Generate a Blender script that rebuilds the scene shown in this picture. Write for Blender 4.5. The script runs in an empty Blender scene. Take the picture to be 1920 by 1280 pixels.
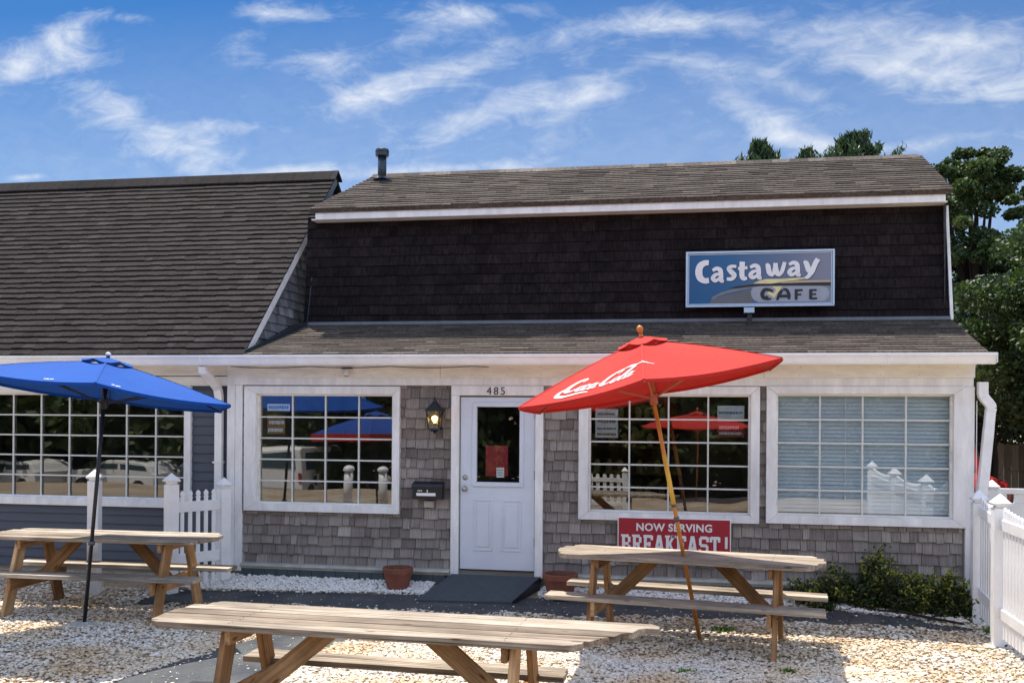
import bpy, bmesh, math, random
import numpy as np
from mathutils import Vector, Matrix
random.seed(7); RNG = np.random.default_rng(7)
S = bpy.context.scene
C = S.collection

# ---------------------------------------------------------------- camera
YAW = math.atan(1870.0/10360.0); ROLL = 0.0068; EYE = 2.16
cam = bpy.data.cameras.new('camera'); cam.sensor_width = 36.0; cam.lens = 36.0*1870/1920
cam.shift_y = 130.0/1920.0; cam.clip_start = 0.05; cam.clip_end = 3000
co = bpy.data.objects.new('camera', cam); C.objects.link(co)
co.location = (0, 0, EYE)
co.matrix_world = Matrix.Translation((0, 0, EYE)) @ Matrix.Rotation(YAW, 4, 'Z') @ Matrix.Rotation(math.pi/2, 4, 'X') @ Matrix.Rotation(ROLL, 4, 'Z')
S.camera = co

# ---------------------------------------------------------------- sun + sky
SUN = Vector((-0.22, 0.34, 1.0)).normalized()
sl = bpy.data.lights.new('sun', 'SUN'); sl.energy = 4.6; sl.angle = math.radians(0.5); sl.color = (1.0, 0.93, 0.83)
so = bpy.data.objects.new('sun', sl); C.objects.link(so); so.rotation_euler = SUN.to_track_quat('Z', 'Y').to_euler(); so.location = (0, 0, 20)
W = bpy.data.worlds.new('World'); S.world = W; W.use_nodes = True
wt = W.node_tree; wt.nodes.clear()
def wn(t, **k):
    n = wt.nodes.new(t)
    for a, b in k.items(): setattr(n, a, b)
    return n
def wl(a, b): wt.links.new(a, b)
def wmath(op, a, b=None, c=None, clamp=False):
    n = wn('ShaderNodeMath', operation=op, use_clamp=clamp)
    for i, v in enumerate((a, b, c)):
        if v is None: continue
        if isinstance(v, (int, float)): n.inputs[i].default_value = v
        else: wl(v, n.inputs[i])
    return n.outputs[0]
out = wn('ShaderNodeOutputWorld'); bg = wn('ShaderNodeBackground'); bg.inputs[1].default_value = 0.1
sky = wn('ShaderNodeTexSky', sky_type='NISHITA'); sky.sun_disc = False
sky.sun_elevation = math.asin(SUN.z); sky.sun_rotation = math.atan2(SUN.x, SUN.y)
sky.air_density = 1.0; sky.dust_density = 0.35; sky.ozone_density = 3.0; sky.altitude = 50
tc = wn('ShaderNodeTexCoord'); sp = wn('ShaderNodeSeparateXYZ'); wl(tc.outputs['Generated'], sp.inputs[0])
DX, DY, DZ = sp.outputs
yy = wmath('MAXIMUM', wmath('ABSOLUTE', DY), 0.05)
U = wmath('DIVIDE', DX, yy); V = wmath('DIVIDE', DZ, yy)
# cirrus banks: (u, v, half length, half height, tilt deg, strength), u,v = direction x/y, z/y
CL = []
_c, _s = math.cos(YAW), math.sin(YAW)
def band(px, py, a, b, ang, st):     # bearing/elevation of a bank, taken once from the photo and fixed on the sky
    x = (px-960)/1870; z = (770-py)/1870
    d = (x*_c-_s, x*_s+_c, z)
    CL.append((d[0]/d[1], d[2]/d[1], a/1870, b/1870, math.radians(ang), st))
band(60, 120, 190, 55, 8, 1.0); band(215, 215, 120, 42, -22, 0.8); band(350, 285, 150, 48, -8, 0.85)
band(760, 75, 210, 34, 12, 1.0); band(850, 135, 240, 32, 14, 0.9); band(900, 215, 170, 34, 20, 1.0)
band(1085, 185, 85, 30, 15, 1.0); band(1040, 268, 100, 28, 8, 0.8); band(1415, 215, 130, 38, -28, 1.0)
band(1650, 95, 340, 62, -10, 0.75); band(1860, 110, 150, 75, -8, 1.0); band(520, 35, 140, 45, -40, 0.5)
band(550, 325, 120, 14, 2, 1.0); band(820, 318, 180, 12, 2, 0.8); band(1330, 40, 220, 26, -6, 0.45)
band(230, 40, 90, 14, -10, 0.5); band(1180, 122, 70, 14, 4, 0.6); band(60, 338, 80, 9, 0, 0.9)
band(440, 240, 110, 16, -4, .7); band(130, 60, 70, 22, 20, .6); band(690, 170, 120, 22, 14, .8); band(980, 320, 60, 12, 4, .8); band(1330, 120, 90, 18, -12, .5); band(1120, 55, 150, 20, 2, .55); band(1500, 170, 90, 20, -25, .6); band(1750, 260, 220, 16, 4, 0.6); band(640, 20, 420, 20, -3, 0.4); band(1540, 265, 160, 14, -6, .5); band(460, 90, 70, 50, -50, .4)
mask = None
for (u0, v0, a, b, an, st) in CL:
    du = wmath('SUBTRACT', U, u0); dv = wmath('SUBTRACT', V, v0)
    ca, sa = math.cos(an), math.sin(an)
    p = wmath('MULTIPLY_ADD', du, ca/a, wmath('MULTIPLY', dv, sa/a))
    q = wmath('MULTIPLY_ADD', du, -sa/b, wmath('MULTIPLY', dv, ca/b))
    r2 = wmath('MULTIPLY_ADD', p, p, wmath('MULTIPLY', q, q))
    g = wmath('MULTIPLY', wmath('EXPONENT', wmath('MULTIPLY', r2, -0.9)), st)
    mask = g if mask is None else wmath('ADD', mask, g)
cx = wn('ShaderNodeCombineXYZ'); wl(U, cx.inputs[0]); wl(V, cx.inputs[1])
def fib(rot, sx, sy, scale, dist, seed):
    m = wn('ShaderNodeMapping'); m.inputs['Rotation'].default_value = (0, 0, rot); m.inputs['Scale'].default_value = (sx, sy, 1); m.inputs['Location'].default_value = (seed, seed*.7, seed)
    wl(cx.outputs[0], m.inputs['Vector'])
    n = wn('ShaderNodeTexNoise'); n.inputs['Scale'].default_value = scale; n.inputs['Detail'].default_value = 9; n.inputs['Roughness'].default_value = .62; n.inputs['Distortion'].default_value = dist
    wl(m.outputs[0], n.inputs['Vector']); return n.outputs['Fac']
n1 = fib(math.radians(-14), 1.0, 3.0, 7.0, .9, 1.3)
n2 = fib(math.radians(24), 1.0, 3.4, 6.2, .8, 4.1)
n3 = fib(math.radians(8), 1.0, 1.8, 30.0, .8, 7.7)
rs = wmath('SMOOTH_MIN', 1, 1)
side = wmath('MULTIPLY_ADD', U, 4.0, 0.1, clamp=True)      # banks on the right trail the other way
nn = wmath('ADD', wmath('MULTIPLY', n1, wmath('SUBTRACT', 1.0, side)), wmath('MULTIPLY', n2, side))
nn = wmath('MULTIPLY_ADD', wmath('SUBTRACT', n3, .5), .46, nn)
# thin veil, thicker low in the sky
cov = wmath('ADD', wmath('MULTIPLY', wmath('MINIMUM', mask, 1.05), 0.42), 0.06)
dens = wmath('MULTIPLY', wmath('SUBTRACT', wmath('ADD', nn, cov), 0.69), 2.1, clamp=True)
dens = wmath('MULTIPLY', wmath('POWER', dens, 1.35), .86)
veil = wmath('MULTIPLY', wmath('SUBTRACT', 0.44, V), 1.35, clamp=True)
veil = wmath('MULTIPLY', wmath('MINIMUM', veil, .30), wmath('MULTIPLY_ADD', n3, .8, .6))
dens = wmath('MAXIMUM', dens, wmath('ADD', wmath('MULTIPLY', dens, .8), veil), clamp=True)
cl = wn('ShaderNodeMix', data_type='RGBA'); cl.blend_type = 'MIX'
tint = wn('ShaderNodeMix', data_type='RGBA'); tint.blend_type = 'MULTIPLY'; tint.inputs[0].default_value = 1.0
wl(sky.outputs[0], tint.inputs[6]); tint.inputs[7].default_value = (0.165, 0.37, 0.57, 1)
wl(dens, cl.inputs[0]); wl(tint.outputs[2], cl.inputs[6]); cl.inputs[7].default_value = (4.7, 4.95, 5.3, 1)
# bright cloud added to the unseen sky overhead and behind, as fill light
hid = wmath('MAXIMUM', wmath('MULTIPLY', wmath('SUBTRACT', 0.25, DY), 3.0, clamp=True), wmath('MULTIPLY', wmath('SUBTRACT', V, 0.6), 2.0, clamp=True))
nb = wn('ShaderNodeTexNoise'); nb.inputs['Scale'].default_value = 3.0; nb.inputs['Detail'].default_value = 6; wl(tc.outputs['Generated'], nb.inputs['Vector'])
bc = wn('ShaderNodeMix', data_type='RGBA'); wl(wmath('MULTIPLY_ADD', nb.outputs['Fac'], 3.0, -0.85, clamp=True), bc.inputs[0]); wl(sky.outputs[0], bc.inputs[6]); bc.inputs[7].default_value = (5.6, 6.6, 8.8, 1)
hm = wn('ShaderNodeMix', data_type='RGBA'); wl(hid, hm.inputs[0]); wl(cl.outputs[2], hm.inputs[6]); wl(bc.outputs[2], hm.inputs[7])
wl(hm.outputs[2], bg.inputs[0])
wl(bg.outputs[0], out.inputs[0])

S.view_settings.view_transform = 'Standard'; S.view_settings.look = 'None'; S.view_settings.gamma = 1.0
S.view_settings.use_curve_mapping = False; S.view_settings.exposure = 0.9
S.cycles.max_bounces = 8; S.cycles.transparent_max_bounces = 16

# ---------------------------------------------------------------- materials
def newmat(name):
    m = bpy.data.materials.new(name); m.use_nodes = True
    nt = m.node_tree; b = nt.nodes['Principled BSDF']; return m, nt, b
def N(nt, t, **k):
    n = nt.nodes.new(t)
    for a, b in k.items(): setattr(n, a, b)
    return n
def ramp(nt, stops):
    r = N(nt, 'ShaderNodeValToRGB'); e = r.color_ramp.elements
    while len(e) < len(stops): e.new(0.5)
    for i, (p, c) in enumerate(stops): e[i].position = p; e[i].color = (*c, 1) if len(c) == 3 else c
    return r
def noise(nt, vec, scale, detail=4, rough=.55, dist=0.0, mscale=None):
    n = N(nt, 'ShaderNodeTexNoise'); n.inputs['Scale'].default_value = scale; n.inputs['Detail'].default_value = detail
    n.inputs['Roughness'].default_value = rough; n.inputs['Distortion'].default_value = dist
    if mscale:
        m = N(nt, 'ShaderNodeMapping'); m.inputs['Scale'].default_value = mscale
        nt.links.new(vec, m.inputs['Vector']); nt.links.new(m.outputs[0], n.inputs['Vector'])
    else: nt.links.new(vec, n.inputs['Vector'])
    return n.outputs['Fac']
def attr(nt, name):
    a = N(nt, 'ShaderNodeAttribute'); a.attribute_name = name; return a
def mixc(nt, fac, a, b, blend='MIX'):
    m = N(nt, 'ShaderNodeMix', data_type='RGBA'); m.blend_type = blend
    for i, v in ((0, fac), (6, a), (7, b)):
        if isinstance(v, (int, float)): m.inputs[i].default_value = v
        elif isinstance(v, tuple): m.inputs[i].default_value = (*v, 1)
        else: nt.links.new(v, m.inputs[i])
    return m.outputs[2]
def bump(nt, b, h, strength, dist=0.01):
    n = N(nt, 'ShaderNodeBump'); n.inputs['Strength'].default_value = strength; n.inputs['Distance'].default_value = dist
    nt.links.new(h, n.inputs['Height']); nt.links.new(n.outputs[0], b.inputs['Normal'])
def plain(name, col, rough=.5, spec=.5, metal=0, var=.12, scale=8, bmp=0, grain=None):
    """painted / moulded surface with faint procedural dirt variation"""
    m, nt, b = newmat(name)
    a = attr(nt, 'uvw').outputs['Vector']
    f = noise(nt, a, scale, 6, .65, mscale=grain)
    r = ramp(nt, [(.3, tuple(c*(1-var) for c in col)), (.7, tuple(min(1, c*(1+var*.4)) for c in col))])
    nt.links.new(f, r.inputs[0]); nt.links.new(r.outputs[0], b.inputs['Base Color'])
    b.inputs['Roughness'].default_value = rough; b.inputs['Specular IOR Level'].default_value = spec; b.inputs['Metallic'].default_value = metal
    if bmp: bump(nt, b, f, bmp)
    return m
def tinted(name, stops, rough=.85, grain=(1, 1, 1), gs=20, gamt=.35, bmp=.3, big=.6, spec=.06, stain=.3):
    """colour by per-piece tint through a ramp, with stretched grain and weathering"""
    m, nt, b = newmat(name)
    a = attr(nt, 'uvw').outputs['Vector']; t = attr(nt, 'tint').outputs['Fac']
    r = ramp(nt, stops); nt.links.new(t, r.inputs[0])
    g = noise(nt, a, gs, 8, .7, .3, mscale=grain)
    gr = ramp(nt, [(.3, (1-gamt,)*3), (.62, (1+gamt*.5,)*3)]); nt.links.new(g, gr.inputs[0])
    c = mixc(nt, 1.0, r.outputs[0], gr.outputs[0], 'MULTIPLY')
    w = noise(nt, a, big, 5, .6); wr = ramp(nt, [(.35, (1-stain,)*3), (.65, (1.08,)*3)]); nt.links.new(w, wr.inputs[0])
    c = mixc(nt, 1.0, c, wr.outputs[0], 'MULTIPLY')
    nt.links.new(c, b.inputs['Base Color']); b.inputs['Roughness'].default_value = rough; b.inputs['Specular IOR Level'].default_value = spec
    if name.endswith('wood'):     # drying cracks and dark knots
        cr = noise(nt, a, 1.0, 3, .5, .6, mscale=(.55, 52, 52)); crr = ramp(nt, [(.30, (.30, .26, .22)), (.36, (1, 1, 1))]); nt.links.new(cr, crr.inputs[0])
        c = mixc(nt, 1.0, c, crr.outputs[0], 'MULTIPLY')
        vo = N(nt, 'ShaderNodeTexVoronoi'); vo.inputs['Scale'].default_value = 1.0; mp = N(nt, 'ShaderNodeMapping'); mp.inputs['Scale'].default_value = (2.6, 9, 9); nt.links.new(a, mp.inputs['Vector']); nt.links.new(mp.outputs[0], vo.inputs['Vector'])
        kr = ramp(nt, [(.07, (.28, .2, .14)), (.13, (1, 1, 1))]); nt.links.new(vo.outputs['Distance'], kr.inputs[0]); c = mixc(nt, .85, c, kr.outputs[0], 'MULTIPLY')
    nt.links.new(c, b.inputs['Base Color'])
    if bmp: bump(nt, b, g, bmp, .006)
    return m
M = {}
M['trim'] = plain('white_paint', (.80, .80, .80), .45, var=.20, scale=3.2, bmp=.05, grain=(2.5, 2.5, .7))
M['cream'] = plain('cream_bounce_paint', (.82, .80, .74), .5, var=.22, scale=3, grain=(.8, 2, 3))  # warmth on frieze and soffits is gravel bounce light put into the colour
M['vinyl'] = plain('white_vinyl', (.84, .84, .84), .35, var=.14, scale=3)
M['door'] = plain('door_paint', (.62, .67, .76), .35, var=.09, scale=2.4)
M['muntin'] = plain('muntin_paint', (.62, .63, .60), .4)
M['shake'] = tinted('cedar_shake', [(0, (.17, .145, .135)), (.35, (.235, .205, .19)), (.7, (.30, .27, .25)), (1, (.38, .345, .31))], grain=(26, 1, 3), gs=3.0, gamt=.35, bmp=.5, big=1.2, stain=.38)
M['cheekshake'] = tinted('grey_cedar_shake', [(0, (.12, .13, .145)), (.5, (.19, .205, .225)), (1, (.29, .30, .32))], grain=(26, 1, 3), gs=3.0, gamt=.35, bmp=.5, big=2.2, stain=.4)
M['roofdark'] = tinted('dark_asphalt_shingle', [(0, (.018, .0155, .0155)), (.5, (.031, .0265, .026)), (1, (.050, .042, .040))], grain=(1, 1.4, 1), gs=26, gamt=.6, bmp=.5, big=.9, stain=.3)
M['roofbrown'] = tinted('weathered_asphalt_shingle', [(0, (.066, .055, .048)), (.5, (.105, .088, .076)), (1, (.165, .14, .12))], grain=(1, 1.4, 1), gs=26, gamt=.65, bmp=.5, big=1.1, stain=.28)
M['mansard'] = tinted('mansard_shingle', [(0, (.014, .011, .012)), (.5, (.022, .017, .018)), (1, (.038, .029, .028))], grain=(3, .6, 1), gs=12, gamt=.75, bmp=.4, big=1.4, stain=.4)
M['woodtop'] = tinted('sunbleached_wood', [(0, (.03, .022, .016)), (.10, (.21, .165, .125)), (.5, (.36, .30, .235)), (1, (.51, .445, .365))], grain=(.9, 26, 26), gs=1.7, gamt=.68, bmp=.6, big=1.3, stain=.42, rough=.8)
M['woodleg'] = tinted('honey_wood', [(0, (.24, .125, .055)), (.5, (.44, .25, .12)), (1, (.58, .37, .20))], grain=(1.2, 24, 24), gs=1.6, gamt=.45, bmp=.35, big=2.5, stain=.35, rough=.7)
M['siding'] = plain('blue_grey_siding', (.072, .080, .105), .6, var=.15, scale=2, grain=(1, 6, 6))
M['black'] = plain('black_metal', (.010, .012, .018), .4)
M['vent'] = plain('vent_metal', (.018, .035, .050), .35, var=.3)
M['terracotta'] = plain('terracotta', (.22, .072, .045), .75, var=.25, scale=9)
M['soil'] = plain('soil', (.05, .035, .025), .95, var=.4, scale=30)
M['rubber'] = plain('rubber_mat', (.066, .076, .088), .8, spec=.2, var=.18, scale=14, bmp=.1)
M['metal'] = plain('satin_metal', (.42, .40, .36), .35, metal=.9, var=.15)
M['metalgrey'] = plain('grey_flashing', (.16, .18, .20), .5, var=.25)
M['hinge'] = plain('hinge_steel', (.12, .13, .15), .4, metal=.7)
M['tile'] = plain('foundation_tile', (.055, .085, .095), .4, var=.35, scale=6)
M['ledge'] = plain('old_ledge', (.42, .42, .38), .75, var=.35, scale=6)
M['asphalt'] = None
M['blue'] = plain('blue_canvas', (.008, .085, .50), .8, var=.05)
M['orangewood'] = plain('varnished_wood', (.60, .23, .035), .45, var=.3, scale=3, grain=(30, 30, 2))
M['newwood'] = plain('yellow_varnish', (.78, .46, .06), .45, var=.15, scale=4)
M['white'] = plain('white_print', (.78, .78, .78), .5, var=.05)
M['paper'] = plain('paper', (.62, .68, .72), .7, var=.1)
M['signred'] = plain('sign_red', (.36, .012, .028), .45, var=.12)
M['noticered'] = plain('notice_red', (.30, .012, .02), .5, var=.1)
M['printblue'] = plain('print_blue', (.06, .16, .38), .6)
M['printbrown'] = plain('print_brown', (.25, .12, .05), .6)
M['interior'] = plain('interior_wall', (.30, .29, .25), .8, var=.3, scale=1)
M['floorin'] = plain('interior_floor', (.10, .08, .06), .6)
M['blind'] = plain('blind_slat', (.66, .74, .80), .5, var=.06)
M['stockade'] = tinted('brown_fence_wood', [(0, (.10, .075, .05)), (1, (.20, .155, .11))], grain=(20, 20, 1), gs=3)
M['carred'] = plain('red_car_paint', (.30, .02, .02), .25, var=.05)
M['vanwhite'] = plain('white_car_paint', (.75, .75, .72), .3, var=.04)
M['cargllass'] = plain('tinted_glass', (.02, .06, .08), .08, var=.05)
M['tyre'] = plain('tyre', (.02, .02, .02), .85)
M['sand'] = plain('print_sand', (.80, .70, .34), .4, var=.2)
M['dryleaf'] = tinted('dry_leaf', [(0, (.06, .035, .015)), (1, (.24, .15, .06))], grain=(1,1,1), gs=10)
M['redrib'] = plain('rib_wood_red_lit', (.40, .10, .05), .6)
M['bark'] = tinted('bark', [(0, (.035, .028, .022)), (1, (.06, .048, .038))], grain=(8, 8, 1), gs=3)

def fabric(name, col, trans, seed):
    m, nt, b = newmat(name)
    a = attr(nt, 'uvw').outputs['Vector']
    f = noise(nt, a, 2.2, 5, .6); r = ramp(nt, [(.3, tuple(c*.88 for c in col)), (.7, tuple(min(1, c*1.06) for c in col))])
    nt.links.new(f, r.inputs[0]); nt.links.new(r.outputs[0], b.inputs['Base Color']); b.inputs['Roughness'].default_value = .7; b.inputs['Specular IOR Level'].default_value = .06; b.inputs['Sheen Weight'].default_value = .10; b.inputs['Sheen Roughness'].default_value = .6; b.inputs['Sheen Tint'].default_value = (1, .55, .45, 1) if col[0] > col[2] else (.5, .75, 1, 1)
    tr = N(nt, 'ShaderNodeBsdfTranslucent'); nt.links.new(mixc(nt, 1.0, r.outputs[0], (.9, .15, .3) if col[0] > col[2] else (.3, .6, 1.0), 'MULTIPLY'), tr.inputs[0])
    mx = N(nt, 'ShaderNodeMixShader'); mx.inputs[0].default_value = trans
    o = nt.nodes['Material Output']; nt.links.new(b.outputs[0], mx.inputs[1]); nt.links.new(tr.outputs[0], mx.inputs[2]); nt.links.new(mx.outputs[0], o.inputs[0])
    bump(nt, b, noise(nt, a, 3.5, 4, dist=.8), .5, .03)
    return m
M['blue'] = fabric('blue_canvas', (.007, .062, .30), .05, 1)
M['red'] = fabric('red_canvas', (.47, .028, .022), .05, 2)
M['navy'] = fabric('navy_canvas', (.03, .08, .33), .2, 3)

def glassmat(name, refl, tintc):
    m, nt, b = newmat(name); nt.nodes.remove(b)
    t = N(nt, 'ShaderNodeBsdfTransparent'); t.inputs[0].default_value = (*tintc, 1)
    g = N(nt, 'ShaderNodeBsdfGlossy'); g.inputs['Roughness'].default_value = 0.0; g.inputs[0].default_value = (1, 1, 1, 1)
    a = attr(nt, 'uvw').outputs['Vector']
    bp = N(nt, 'ShaderNodeBump'); bp.inputs['Strength'].default_value = .12; bp.inputs['Distance'].default_value = .02
    nt.links.new(noise(nt, a, 1.1, 1), bp.inputs['Height']); nt.links.new(bp.outputs[0], g.inputs['Normal'])
    f = N(nt, 'ShaderNodeFresnel'); f.inputs[0].default_value = 1.5
    mm = N(nt, 'ShaderNodeMath', operation='MULTIPLY_ADD', use_clamp=True); mm.inputs[1].default_value = 1.5; mm.inputs[2].default_value = refl
    nt.links.new(f.outputs[0], mm.inputs[0])
    mx = N(nt, 'ShaderNodeMixShader'); nt.links.new(mm.outputs[0], mx.inputs[0]); nt.links.new(t.outputs[0], mx.inputs[1]); nt.links.new(g.outputs[0], mx.inputs[2])
    nt.links.new(mx.outputs[0], nt.nodes['Material Output'].inputs[0]); return m
M['glass'] = glassmat('window_glass', .11, (.84, .88, .88))
M['lampglass'] = glassmat('lamp_glass', .02, (.8, .75, .6))
m, nt, b = newmat('lit_bulb'); b.inputs['Emission Color'].default_value = (1, .60, .20, 1); b.inputs['Emission Strength'].default_value = 5; b.inputs['Base Color'].default_value = (1, .7, .3, 1); M['bulb'] = m
m, nt, b = newmat('lamp_diffuser'); b.inputs['Emission Color'].default_value = (1, .93, .8, 1); b.inputs['Emission Strength'].default_value = 2.2; M['bulb2'] = m

def leafmat(name, c0, c1, c2, trans=.25):
    m, nt, b = newmat(name)
    t = attr(nt, 'tint').outputs['Fac']
    r = ramp(nt, [(0, c0), (.55, c1), (1, c2)]); nt.links.new(t, r.inputs[0])
    nt.links.new(r.outputs[0], b.inputs['Base Color']); b.inputs['Roughness'].default_value = .55; b.inputs['Specular IOR Level'].default_value = .35
    tr = N(nt, 'ShaderNodeBsdfTranslucent'); c = mixc(nt, 1.0, r.outputs[0], (1.3, 1.5, .6), 'MULTIPLY'); nt.links.new(c, tr.inputs[0])
    mx = N(nt, 'ShaderNodeMixShader'); mx.inputs[0].default_value = trans
    nt.links.new(b.outputs[0], mx.inputs[1]); nt.links.new(tr.outputs[0], mx.inputs[2]); nt.links.new(mx.outputs[0], nt.nodes['Material Output'].inputs[0])
    return m
M['leaf'] = leafmat('broad_leaf', (.017, .034, .011), (.044, .074, .022), (.12, .16, .05), .22)
M['leafdark'] = leafmat('dark_leaf', (.010, .022, .011), (.022, .042, .018), (.05, .08, .028), .14)
M['needle'] = leafmat('pine_needle', (.014, .034, .016), (.032, .066, .026), (.07, .11, .04), .15)
M['weed'] = leafmat('weed_leaf', (.02, .035, .012), (.045, .07, .02), (.34, .34, .05), .2)
M['grass'] = leafmat('grass_blade', (.05, .10, .02), (.10, .19, .03), (.20, .30, .06), .25)

# gravel / stones
m, nt, b = newmat('shell_gravel')
t = attr(nt, 'tint').outputs['Fac']
r = ramp(nt, [(0, (.20, .16, .12)), (.08, (.38, .33, .28)), (.28, (.54, .49, .42)), (.60, (.66, .61, .54)), (.85, (.77, .745, .70)), (1, (.84, .83, .80))])
nt.links.new(t, r.inputs[0])
g = N(nt, 'ShaderNodeNewGeometry')
wn_ = noise(nt, g.outputs['Position'], 1.1, 5, .65)
wr = ramp(nt, [(.36, (.92, .72, .50)), (.50, (1.0, .92, .80)), (.60, (.98, .96, .93))]); nt.links.new(wn_, wr.inputs[0])
pb = N(nt, 'ShaderNodeSeparateXYZ'); nt.links.new(g.outputs['Position'], pb.inputs[0])
mr = N(nt, 'ShaderNodeMapRange'); mr.inputs[1].default_value = 10.4; mr.inputs[2].default_value = 11.0; nt.links.new(pb.outputs[1], mr.inputs[0])
tintw = mixc(nt, mr.outputs[0], wr.outputs[0], (1.0, 1.0, 1.0))
c = mixc(nt, 1.0, r.outputs[0], tintw, 'MULTIPLY')
nt.links.new(c, b.inputs['Base Color']); b.inputs['Roughness'].default_value = .85; b.inputs['Specular IOR Level'].default_value = .15
M['stone'] = m
m, nt, b = newmat('gravel_ground')
g = N(nt, 'ShaderNodeNewGeometry'); P_ = g.outputs['Position']
v = N(nt, 'ShaderNodeTexVoronoi'); v.inputs['Scale'].default_value = 34; nt.links.new(P_, v.inputs['Vector'])
r = ramp(nt, [(0, (.30, .24, .17)), (.4, (.46, .39, .30)), (1, (.60, .54, .45))]); nt.links.new(v.outputs['Color'], r.inputs[0])
big = noise(nt, P_, .8, 4); rr = ramp(nt, [(.35, (.75, .65, .52)), (.65, (1, 1, 1))]); nt.links.new(big, rr.inputs[0])
c = mixc(nt, 1.0, r.outputs[0], rr.outputs[0], 'MULTIPLY'); c = mixc(nt, 1.0, c, (.80, .76, .70), 'MULTIPLY')
nt.links.new(c, b.inputs['Base Color']); b.inputs['Roughness'].default_value = .95
bump(nt, b, v.outputs['Distance'], .8, .02); M['ground'] = m
m, nt, b = newmat('old_asphalt')
g = N(nt, 'ShaderNodeNewGeometry'); P_ = g.outputs['Position']
f1 = noise(nt, P_, 90, 4, .7); f2 = noise(nt, P_, 2, 5, .6)
r = ramp(nt, [(.3, (.045, .052, .060)), (.62, (.085, .092, .10)), (.78, (.20, .19, .17))]); nt.links.new(f1, r.inputs[0])
r2 = ramp(nt, [(.3, (.62, .64, .68)), (.7, (1.45, 1.35, 1.22))]); nt.links.new(f2, r2.inputs[0])
nt.links.new(mixc(nt, 1.0, r.outputs[0], r2.outputs[0], 'MULTIPLY'), b.inputs['Base Color']); b.inputs['Roughness'].default_value = .9; b.inputs['Specular IOR Level'].default_value = .12
bump(nt, b, f1, .4, .004); M['asphalt'] = m

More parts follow.
